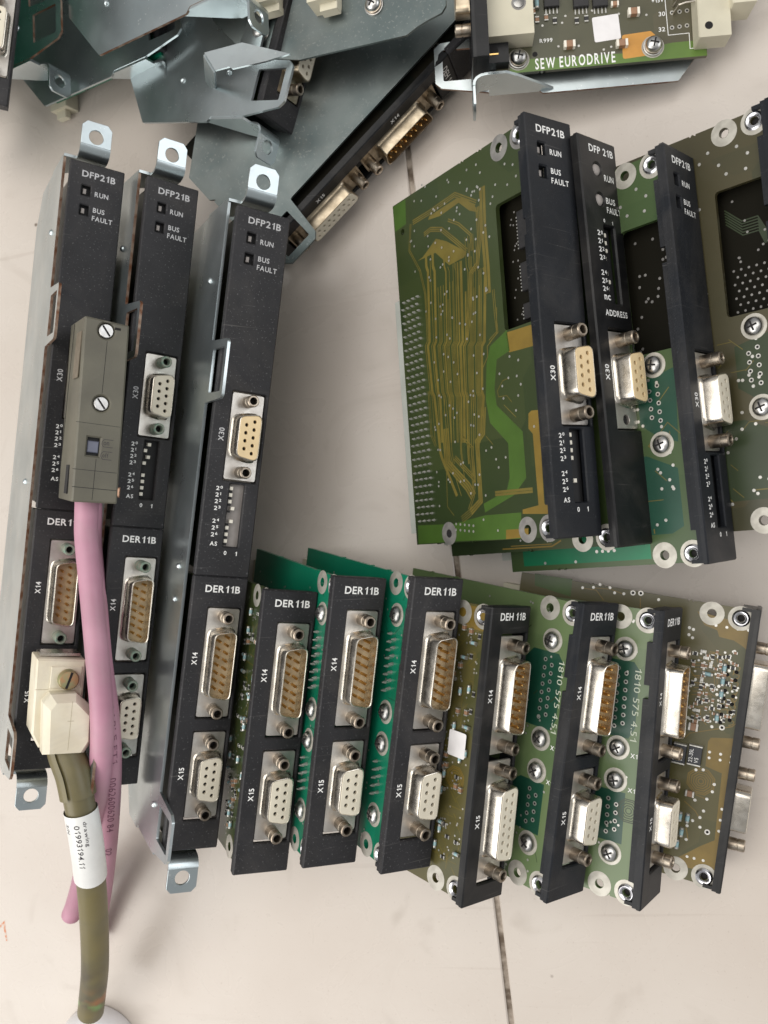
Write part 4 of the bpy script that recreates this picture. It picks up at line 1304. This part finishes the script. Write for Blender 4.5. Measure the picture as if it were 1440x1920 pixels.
MH4 = lying((35, 212), (312, 88), 8, 30, (-1.7, -229, -84), (-1.7, -229, -6.5))
h4 = thing('option_module', 'grey carrier with green board under it, below the large plain plate at upper left', 'module', MH4, G_HEAP)
carrier(h4, ZINC, ZINC, dim=((-213, -14), (-150, -40)), ends=(0, 1), ringsat=(0, 1), back=84)
pcb(h4, -130, -227.5, 66, P_EMER, seed=51)
q4 = on(MH4, 120, 203, 0, 8)
part('rear_connector', None, [(join(box(4.8, 12, q4.y - 1.5, q4.y + 14, q4.z - 5, q4.z + 5, .3), box(6.5, 9.5, q4.y - 5, q4.y - 1.4, q4.z - 3, q4.z + 2.5, .3)), CREAMCONN)], h4)
der_front(h4, -129.08, texts=False, conns=(0, 0))
MH3 = lying((132, 120), (425, -22), 36, 60, (-1.7, -229, -90), (-1.7, -229, -6.5))
h3 = thing('option_module', 'large plain plate of the topmost carrier at upper left', 'module', MH3, G_HEAP)
carrier(h3, ZINC, RUSTEDGE, dim=((-212, -68), (-150, -40)), ends=(0, 1), ringsat=(0, 0), back=90)
pcb(h3, -130, -222, 60, P_DARKOL, seed=57)
# upright module cut off by the left edge
Rh5 = Matrix.Rotation(-0.13, 4, 'Z') @ Matrix.Rotation(0.62, 4, 'Y')
MH5 = Matrix.Translation(at(-12, 48, 66) - Rh5.to_3x3() @ Vector((12.3, -200.2, 5))) @ Rh5
h5 = thing('option_module', 'black module standing in the top left corner, cut off by the left edge', 'module', MH5, G_HEAP)
der_front(h5, -129.08, texts=False, conns=(0, 1))
pcb(h5, -130, -226, 60, P_EMER, seed=61)
q5 = on(MH5, 14, 216, 0, 8)
part('rear_connector', None, [(join(box(4.8, 12, q5.y - 1.5, q5.y + 16, q5.z - 6, q5.z + 5, .3), box(6.5, 9.5, q5.y - 5, q5.y - 1.4, q5.z - 4, q5.z + 2.5, .3)), CREAMCONN)], h5)
MH6 = lying((-150, 205), (92, 92), 12, 36, (-1.7, -229, -84), (-1.7, -229, -6.5))
h6 = thing('option_module', 'grey carrier with a slot and a holed tab beside the cut-off module at top left', 'module', MH6, G_HEAP)
carrier(h6, ZINC, RUSTEDGE, dim=((-214, -14),), ends=(0, 1), ringsat=(0, 1), back=84)

# dark carrier plate with two washered screws, on top of the lying module
MH7 = lying((566, 112), (760, 66), 40, 44, (0, 0, 0), (0, 0, 40))
h7 = thing('metal_carrier', 'dark carrier plate with two washered screws at the top edge, over the lying module', 'carrier', MH7, G_HEAP)
def o7(px, py):
    v = on(MH7, px, py, 0, 0)
    return (v.y, v.z)
P7 = rpoly([o7(*q) for q in ((563, 112), (612, 100), (762, 66), (782, 50), (803, 37), (828, 24), (836, 10), (834, -60), (360, -60), (400, 40), (470, 110))], 0.8, 2)
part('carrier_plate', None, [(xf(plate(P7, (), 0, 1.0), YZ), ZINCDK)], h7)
for q in ((702, 12), (491, 62)):
    y, z = o7(*q)
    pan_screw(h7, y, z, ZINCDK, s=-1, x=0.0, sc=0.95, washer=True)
for q in ((512, 14), (618, 10)):
    y, z = o7(*q)
    part('connector_block', 'connector_block', [(join(box(-9, -0.1, -3, 9, -5, 5, .3), box(-6, -2, -5.5, -2.9, -1.2, 5.5, .2)), CREAMCONN)], h7, (0, y, z))

def z7(px, py, z):
    v = MH7.inverted() @ at(px, py, z)
    return tuple(v)
def facet(pts, th):
    """thick flat facet through world points given as (px, py, height)"""
    P = [Vector(z7(*p)) for p in pts]
    n = (P[1] - P[0]).cross(P[2] - P[0]).normalized() * th
    k = len(P)
    V = [tuple(p) for p in P] + [tuple(p + n) for p in P]
    return V, [tuple(range(k)), tuple(range(2 * k - 1, k - 1, -1))] + [(i, (i + 1) % k, k + (i + 1) % k, k + i) for i in range(k)]
part('end_flange', None, [(facet([(385, 101, 50), (405, 134, 50), (432, 127, 50), (437, 131, 50), (500, 117, 50), (545, 103, 49), (456, 82, 49)], 0.9), ZINC)], h7)
part('mounting_tab', None, [(facet([(384, 101, 49.5), (388, 150, 36), (403, 172, 32), (407, 168, 33), (404, 134, 49.5)], 0.9), ZINC)], h7)

# board with component side up, lying in its carrier at the top right
M8 = lying((1326, 104), (966, 137), 12, 24, (4.6, -225.5, -84), (4.6, -225.5, -18), plate_up=False)
h8 = thing('option_module', 'module lying board-up at the top right, white lettering along the green board edge', 'module', M8, G_HEAP)
carrier(h8, ZINC, RUSTEDGE, ends=(0, 1), ringsat=(0, 1), back=92)
der_front(h8, -129.08, texts=False, conns=(0, 1), shell=TARNISH, flange=TARNISH, body=BLACKSM, depth=1.2)
pcb(h8, -130, -225.5, 84, P_GREY, front=-9, seed=71)
X8 = PX1
def o8(px, py, x=None):
    v = on(M8, px, py, 0, X8 if x is None else x)
    return (v.y, v.z)
def t8(s, px, py, h, w, m=None, wt=0.012):
    y, z = o8(px, py)
    part('board_lettering', None, [(text_geo(s, (X8 + 0.08, y, z), (0, 0, -1), Y_, h, w, wt), m or WHITEINK)], h8)
t8('S~E~W~ E~U~R~O~D~R~I~V~E', 1004, 131, 4.1, 28.6, None, 0.018)
t8('R999', 1012, 81, 1.5, 4.6)
t8('30', 1235, 31, 1.6, 2.3)
t8('32', 1235, 60, 1.6, 2.3)
t8('+15V', 1222, 6, 1.6, 4.2)
pours(h8, [[o8(*q) for q in ((955, 138), (1326, 104), (1322, 74), (1260, 80), (1170, 100), (1050, 108), (960, 112))]], PLAIN['lime'] if False else mat('grass_green_lacquer', (0.115, 0.20, 0.040), 0.32, var=0.2, vscale=80), X8, 1)
part('copper_area', None, [(LX(plate(rpoly([o8(*q) for q in ((1166, 66), (1220, 58), (1240, 76), (1240, 100), (1168, 111))], 0.8, 2), (), 0.001, 0.02), X8, 0, 0, 1), ORANGEPAD)], h8)
for q in ((972, 112), (1224, 88)):
    y, z = o8(*q)
    pan_screw(h8, y, z, PADTIN, s=1, x=X8, sc=1.0, washer=True)
y, z = o8(1137, 53)
part('sticker', None, [(LX(plate(rpoly(rect(-4.6, 4.6, -4.7, 4.7), 0.7, 3), (), 0.06, 0.16), X8, 0, 0, 1), STICKER)], h8, (0, y, z), Matrix.Rotation(0.07, 3, 'X'))
for q, sz in (((1187, 26), 3.0), ((1067, 87), 3.0), ((1165, 85), 3.0), ((1152, 10), 2.0)):
    smd(h8, 'capacitor', *o8(*q), sz * 0.8, sz * 1.35, sz * 0.7, CERAMIC, TOGGLE, x=X8, s=1, along='z')
for q in ((1033, 5), (1088, 5), (1124, 4)):
    y, z = o8(*q)
    c = smd(h8, 'chip', y, z, 4.6, 5.4, 1.6, CHIP, None, x=X8, s=1)
    for k in range(4):
        part('chip_leg', 'chip_leg', [(LX(box(-4.4, -2.3, -0.25, 0.25, 0.03, 0.35, .05), X8, 0, 0, 1), SOLDER)], c, (0, 0, -2.0 + k * 1.33))
for q in ((982, 8), (986, 20), (1007, 38), (1040, 40), (1081, 40), (1099, 36), (1000, 22), (1024, 34)):
    smd(h8, 'resistor', *o8(*q), 2.4, 1.4, 0.6, random.choice((CHIP, CERAMIC)), SOLDER, x=X8, s=1)
melf(h8, *o8(1006, 10), 3.6, 0.8, 'y', X8, 1)
vias(h8, [o8(*q) for q in ((1054, 43), (1132, 93), (1047, 87), (1085, 86), (975, 48), (985, 46), (1146, 88), (1160, 26), (1212, 28), (1017, 48), (1060, 30), (1110, 20))], 0.45, X8, 1)
vias(h8, [o8(1003, 102)], 1.0, X8, 1, HOLE, 'board_hole')
ol = [o8(*q) for q in ((1247, -30), (1247, 2), (1253, 66), (1292, 62), (1294, 91), (1326, 88))]
tracks(h8, [(ol, 0.25)], WHITEINK, X8, 1, 'printed_outline', 0.03)
ring_pads(h8, [o8(1260 + 14 * i, -4 + 28 * k - 2 * i) for i in range(3) for k in range(3)], 0.8, 0.42, X8, 1)
y8, z8 = o8(1330, 60)
part('edge_connector', None, [(join(box(4.7, 12.5, y8 - 6, y8 + 60, z8 - 5, z8 + 6, .4), box(5, 16, y8 + 3, y8 + 60, z8 - 13, z8 - 4.9, .4)), CREAMCONN), (LX(plate(circ(0, 0, 1.4, 12), (), 0, .05), 12.5, y8 - 2, z8 + 2.5, 1), HOLE)], h8)
for k in range(4):
    a = o8(1262, 4 + k * 14 - 20)
    part('connector_pin', 'connector_pin', [(xf(tube([(4.7, 0, 0), (9.5, 0.3, -1), (10.2, 0.4, -3), (10.4, 0.8, -10)], 0.42, 6), Matrix.Identity(4)), NICKEL)], h8, (0, a[0], a[1]))
ya, za = o8(905, 70)
part('connector_housing', None, [(box(4.8, 13.5, ya - 5.2, ya + 40, -22.5, -3.4, .4), CREAMCONN), (LX(plate(circ(0, 0, 2.6, 18), (), 0.0, 0.06), 13.5, ya + 6, -17.5, 1), PADGREY), (LX(lathe([(1.9, 0), (1.9, .5), (1.2, .7)], 14), 13.5, ya + 6, -17.5, 1), SCREW)], h8)
part('angle_block', None, [(box(4.8, 9.5, ya - 12.5, ya - 5.4, -13.5, -3.4, .4), BLACKSM), (LX(plate(circ(0, 0, 1.9, 16), (), 0, .05), 9.5, ya - 8.2, -8, 1), HOLE), (LX(box(-1.4, -0.9, -1.8, 1.8, 0, 0.1), 9.5, ya - 8.2, -8, 1), GOLD)], h8)

# ------------------------------------------------------------------ grey bus plug with its two pink cables, on the leftmost module
Mp = pose('m1')
pl = thing('bus_plug', 'olive grey plug with two slotted screws and pink cables, on the leftmost module', 'plug', Mp)
P = rpoly([(4.8, -61.3), (6.3, -124.4), (21.5, -123.8), (19.7, -61.9)], 0.5, 2)
part('plug_shell', None, [(plate(P[::-1], [circ(12.2, -65.1, 2.75, 20), circ(12.9, -90.0, 2.75, 20), rect(9.6, 13.8, -108.0, -101.8)], 6.5, 32, 0.6), OLIVEPLUG), (box(6.6, 19.2, -123, -63, 7, 30.2), DARKIN),
     (box(12.7, 12.85, -86.5, -68.5, 31.99, 32.03), HOLE), (box(14.9, 16.9, -64.2, -63.4, 31.9, 32.03), HOLE), (box(12.9, 13.05, -123.2, -109, 31.99, 32.03), HOLE)], pl)
part('mould_lines', None, [(join(box(5.6, 20.3, -113.2, -113.05, 31.99, 32.03), box(6.0, 20.9, -119.3, -119.1, 31.99, 32.03), box(5.2, 20.0, -97.2, -97.08, 31.99, 32.03), xf(plate(rect(-121, -62, 14.0, 14.2), (), 4.6, 4.75), YZ)), DARKIN)], pl)
part('type_plate', None, [(xf(plate(rpoly([(-82, 20), (-66, 20), (-66, 29), (-82, 29)], 0.4, 2), (), 4.7, 5.0), YZ), mat('tan_type_plate', (0.17, 0.14, 0.10), 0.5, var=0.2, vscale=400))], pl)
for y in (-65.1, -90.0):
    part('slotted_screw', 'slotted_screw', [(lathe([(2.5, 29.8), (2.5, 31.6), (2.2, 31.9)], 20), SCREW), (xf(box(-2.1, 2.1, -0.32, 0.32, 31.7, 31.95), Matrix.Rotation(-0.9 if y > -80 else 0.15, 4, 'Z')), HOLE)], pl, (12.2 if y > -80 else 12.9, y, 0))
part('termination_switch', None, [(box(9.8, 13.6, -107.0, -103.0, 29, 31.2, .3), mat('slate_blue_plastic', (0.14, 0.15, 0.20), 0.4, var=0.1, vscale=300))], pl)
part('plug_lettering', None, [(join(text_geo('on', (14.9, -104.0, 32.05), X_, Y_, 1.2, 1.9, 0), text_geo('off', (14.9, -108.2, 32.05), X_, Y_, 1.5, 2.0, 0)), BLACKINK)], pl)
part('printed_outline', None, [(join(*[([(a, b, 32.04) for a, b in strip(l, 0.16)[0]], strip(l, 0.16)[1]) for l in ([(18.1, -102.0), (15.1, -102.0), (14.4, -102.9), (14.4, -103.8), (15.1, -104.6), (18.1, -104.6)], [(18.1, -106.2), (15.1, -106.2), (14.4, -107.0), (14.4, -108.0), (15.1, -108.9), (18.1, -108.9)])]), BLACKINK)], pl)
part('earth_clip', None, [(join(box(19.4, 21.9, -122.5, -116.5, 23, 29.5, .5), box(19.9, 22.4, -121.5, -118, 29.4, 31.2, .4)), mat('copper_clip', (0.60, 0.36, 0.24), 0.35, metal=1.0, var=0.3, vscale=500))], pl)
part('side_slot', None, [(xf(plate(rect(-122, -112, 19, 24), (), 5.75, 6.3), YZ), DARKIN)], pl)
def inv(M, p):
    return tuple(M.inverted() @ Vector(p))
Wm = lambda x, y, z: Mp @ Vector((x, y, z))
def cable(path, sub=10):
    return smooth_path([inv(Mp, p) for p in path], sub)
Q0 = lambda px, py, w: Mp @ on(Mp, px, py, 2, w)
pk1 = [Q0(163, 930, 20), Q0(162, 965, 20), at(162, 1010, 68), at(171, 1105, 69), at(184, 1250, 70), at(191, 1340, 68), at(189, 1430, 62), at(176, 1530, 46), at(156, 1640, 20), at(141, 1695, 8), at(133, 1716, 5)]
pk2 = [Q0(170, 930, 10), Q0(170, 965, 10), at(170, 1020, 57), at(178, 1110, 58), at(188, 1230, 60), at(202, 1340, 59), at(207, 1430, 55), at(204, 1530, 42), at(197, 1620, 26), at(187, 1700, 11), at(176, 1760, 5)]
k1 = part('pink_cable', None, [(tube(cable(pk1), 4.1, 24), PINKJKT)], pl)
pth2 = cable(pk2)
k2 = part('pink_cable', None, [(tube(pth2, 4.1, 24), PINKJKT)], pl)

def wrap_text(s, path, rad, t0, h, right_side, m, parent, name, ang0=0.0, adv=None, flip=1, wt=0.004):
    """print a string along a cable: each vertex is laid on the jacket. ang0: angle round the cable, measured from the top of the path frame"""
    v, f, asp = glyphs(s, wt)
    w = (adv or h * asp)
    P = [Vector(p) for p in path]
    T = [(P[min(i + 1, len(P) - 1)] - P[max(i - 1, 0)]).normalized() for i in range(len(P))]
    up = right_side
    acc = [0.0]
    for i in range(1, len(P)):
        acc.append(acc[-1] + (P[i] - P[i - 1]).length)
    V = []
    for a, b in v:
        d = t0 + a * w
        i = 0
        while i < len(acc) - 2 and acc[i + 1] < d:
            i += 1
        u = (d - acc[i]) / max(1e-6, acc[i + 1] - acc[i])
        p = P[i].lerp(P[i + 1], u)
        t = T[i].lerp(T[i + 1], u).normalized()
        n = (up - t * up.dot(t)).normalized()
        bn = t.cross(n)
        an = -(ang0 + flip * (b - 0.5) * h / rad)
        V.append(tuple(p + (n * math.cos(an) + bn * math.sin(an)) * (rad + 0.05)))
    part(name, None, [((V, f), m)], parent)
camdir = (Mp.to_3x3().inverted() @ (cam_rot @ Vector((0, 0, 1)))).normalized()
wrap_text('0062600620 84', pth2, 4.1, 104, 2.6, camdir, PINKINK, k2, 'cable_lettering', ang0=0.55, adv=30, flip=1)
wrap_text('02.', pth2, 4.1, 145, 2.6, camdir, PINKINK, k2, 'cable_lettering', ang0=0.55, adv=6, flip=1)
wrap_text('FI BUS CABLE FT1', pth2, 4.1, 62, 1.8, camdir, PINKINK, k2, 'cable_lettering', ang0=0.75, adv=36, flip=1)

# ------------------------------------------------------------------ beige plug with the olive cable
hd = thing('cable_plug', 'beige plug with a rusty screw and thick olive cable, on the leftmost module', 'plug', Mp)
body = plate(rpoly([(2.6, -181.0), (3.2, -208.0), (6.0, -213.0), (19.5, -213.0), (19.4, -181.6)], 0.5, 2)[::-1], (), 5.5, 18, 0.7)
part('plug_body', None, [(body, BEIGEHOOD)], hd)
blk = []
Q = [(5.2, -195.5), (7.5, -192.5), (16.0, -192.2), (22.8, -198.2), (23.4, -209.0), (20.5, -213.6), (6.5, -213.6)]
l0 = [(a, b, 17.9) for a, b in Q]
l1 = [(a, b, 23.5) for a, b in Q]
l2 = [(a * 0.74 + 13.6 * 0.26, b * 0.84 - 207.0 * 0.16, 27.0) for a, b in Q]
nQ = len(Q)
blkg = rings([l0, l1, l2])
blkg = (blkg[0], blkg[1] + [tuple(range(2 * nQ, 3 * nQ))])
part('cable_clamp_hood', None, [(blkg, BEIGEHOOD)], hd, sharp=20)
part('mould_seam', None, [(join(box(14.2, 14.32, -211.5, -194.2, 26.99, 27.04), box(13.2, 15.4, -201.2, -201.05, 27.0, 27.05), box(2.9, 7.4, -192.1, -191.95, 18.0, 18.05)), mat('seam_dirt', (0.40, 0.34, 0.22), 0.7))], hd)  # thin darker tan lines laid along the moulding seams
part('screw_recess', None, [(box(7.6, 18.2, -191.6, -183.8, 17.9, 18.6, .2), BEIGEHOOD)], hd)
part('thumb_screw', None, [(lathe([(3.3, 18.5), (3.6, 19.2), (3.6, 21.2), (3.1, 21.9), (1.5, 22.2), (0.1, 22.2)], 20, (13.4, -188.0, 0)), RUSTSCREW), (xf(box(-3, 3, -0.4, 0.4, 22.0, 22.3), Matrix.Translation((13.4, -188.0, 0)) @ Matrix.Rotation(1.3, 4, 'Z')), HOLE)], hd)
part('back_plate', None, [(box(4.0, 18.0, -180.9, -179.9, 6, 14), NICKEL)], hd)
ol = [Wm(14.6, -207, 18.5), Wm(15.2, -214, 18.5), at(139, 1455, 67), at(150, 1510, 66), at(163, 1585, 61), at(172, 1665, 52), at(177, 1740, 42), at(178, 1815, 32), at(173, 1870, 24), at(170, 1896, 20)]
pol = cable(ol)
def stain(m, ya, yb):
    nt = m.node_tree
    N, L = nt.nodes, nt.links
    bs = N['Principled BSDF']
    old = bs.inputs['Base Color'].links[0].from_socket
    tc = N.new('ShaderNodeTexCoord')
    sx = N.new('ShaderNodeSeparateXYZ')
    L.new(tc.outputs['Object'], sx.inputs[0])
    prev = old
    for lo, mid, hi, col, sc in ((ya, (ya * 2 + yb) / 3, yb, (0.055, 0.045, 0.035), 60), (ya + 0.006, ya + 0.010, ya + 0.020, (0.26, 0.115, 0.04), 90), (ya + 0.004, ya + 0.007, ya + 0.011, (0.16, 0.30, 0.09), 130)):
        up = N.new('ShaderNodeMapRange')
        up.interpolation_type = 'SMOOTHSTEP'
        up.inputs['From Min'].default_value, up.inputs['From Max'].default_value = lo, mid
        dn = N.new('ShaderNodeMapRange')
        dn.interpolation_type = 'SMOOTHSTEP'
        dn.inputs['From Min'].default_value, dn.inputs['From Max'].default_value = hi, mid
        nz = N.new('ShaderNodeTexNoise')
        nz.inputs['Scale'].default_value = sc
        rp = N.new('ShaderNodeMapRange')
        rp.inputs['From Min'].default_value, rp.inputs['From Max'].default_value = 0.42, 0.62
        L.new(tc.outputs['Object'], nz.inputs['Vector'])
        L.new(nz.outputs['Fac'], rp.inputs['Value'])
        L.new(sx.outputs['Y'], up.inputs['Value'])
        L.new(sx.outputs['Y'], dn.inputs['Value'])
        f1 = N.new('ShaderNodeMath'); f1.operation = 'MULTIPLY'
        f2 = N.new('ShaderNodeMath'); f2.operation = 'MULTIPLY'
        L.new(up.outputs['Result'], f1.inputs[0]); L.new(dn.outputs['Result'], f1.inputs[1])
        L.new(f1.outputs[0], f2.inputs[0]); L.new(rp.outputs['Result'], f2.inputs[1])
        mx = N.new('ShaderNodeMix'); mx.data_type = 'RGBA'
        L.new(f2.outputs[0], mx.inputs['Factor'])
        L.new(prev, mx.inputs['A'])
        mx.inputs['B'].default_value = (*col, 1)
        prev = mx.outputs['Result']
    L.new(prev, bs.inputs['Base Color'])
stain(OLIVEJKT, pol[-1].y * MM, (pol[-1].y + 45) * MM)
oc = part('olive_cable', None, [(tube(pol, lambda t: 5.7 - 0.35 * min(1, t * 3), 24), OLIVEJKT)], hd)
nlab = len(pol)
def sub_path(t0, t1):
    i0, i1 = int(t0 * (nlab - 1)), int(t1 * (nlab - 1))
    return pol[i0:i1 + 1]
part('split_sheath', None, [(tube(sub_path(0.0, 0.30), 6.35, 30, False, (0.75, 2 * math.pi + 0.45)), OLIVEJKT)], hd)
labp = sub_path(0.355, 0.53)
lab = part('cable_label', None, [(tube(labp, 5.95, 26, False), LABELWHITE)], hd)
wrap_text('drawing', labp, 5.95, 2.0, 1.7, camdir, BLACKINK, lab, 'label_lettering', ang0=0.45, adv=9.5, flip=1)
wrap_text('01993194.11', labp, 5.95, 3.0, 2.1, camdir, BLACKINK, lab, 'label_lettering', ang0=-0.02, adv=17.5, flip=1)
wrap_text('S/N', labp, 5.95, 3.2, 1.5, camdir, BLACKINK, lab, 'label_lettering', ang0=-0.7, adv=3.6, flip=1)

# ------------------------------------------------------------------ white cap at the lower edge and an orange mark on the tile
cw = at(192, 1968, 0)
cap = bpy.data.objects.new('round_cap', mesh(None, [(lathe([(19.5, 0.0), (20.0, 1.2), (19.3, 6.0), (17.6, 9.5), (15.0, 11.6), (13.8, 11.2), (12.0, 10.6), (5.0, 11.4), (0.2, 11.6)], 48), WHITECAP)]))
COL.objects.link(cap)
cap.location = (cw.x * MM, cw.y * MM, 0.0001)
cap['label'] = 'white glossy round cap under the end of the olive cable'
cap['category'] = 'cap'
ma = [at(-4, 1742, 0), at(8, 1729, 0), at(9, 1742, 0), at(13, 1764, 0)]
fi = FM.inverted()
mm_ = [fi @ p for p in ma]
v, f = strip([(p.x, p.y) for p in mm_], 0.9)
part('orange_mark', None, [(([(a, b, 0.03) for a, b in v], f), mat('orange_paint', (0.55, 0.16, 0.05), 0.6, col2=(0.60, 0.50, 0.42), vscale=700))], floor)
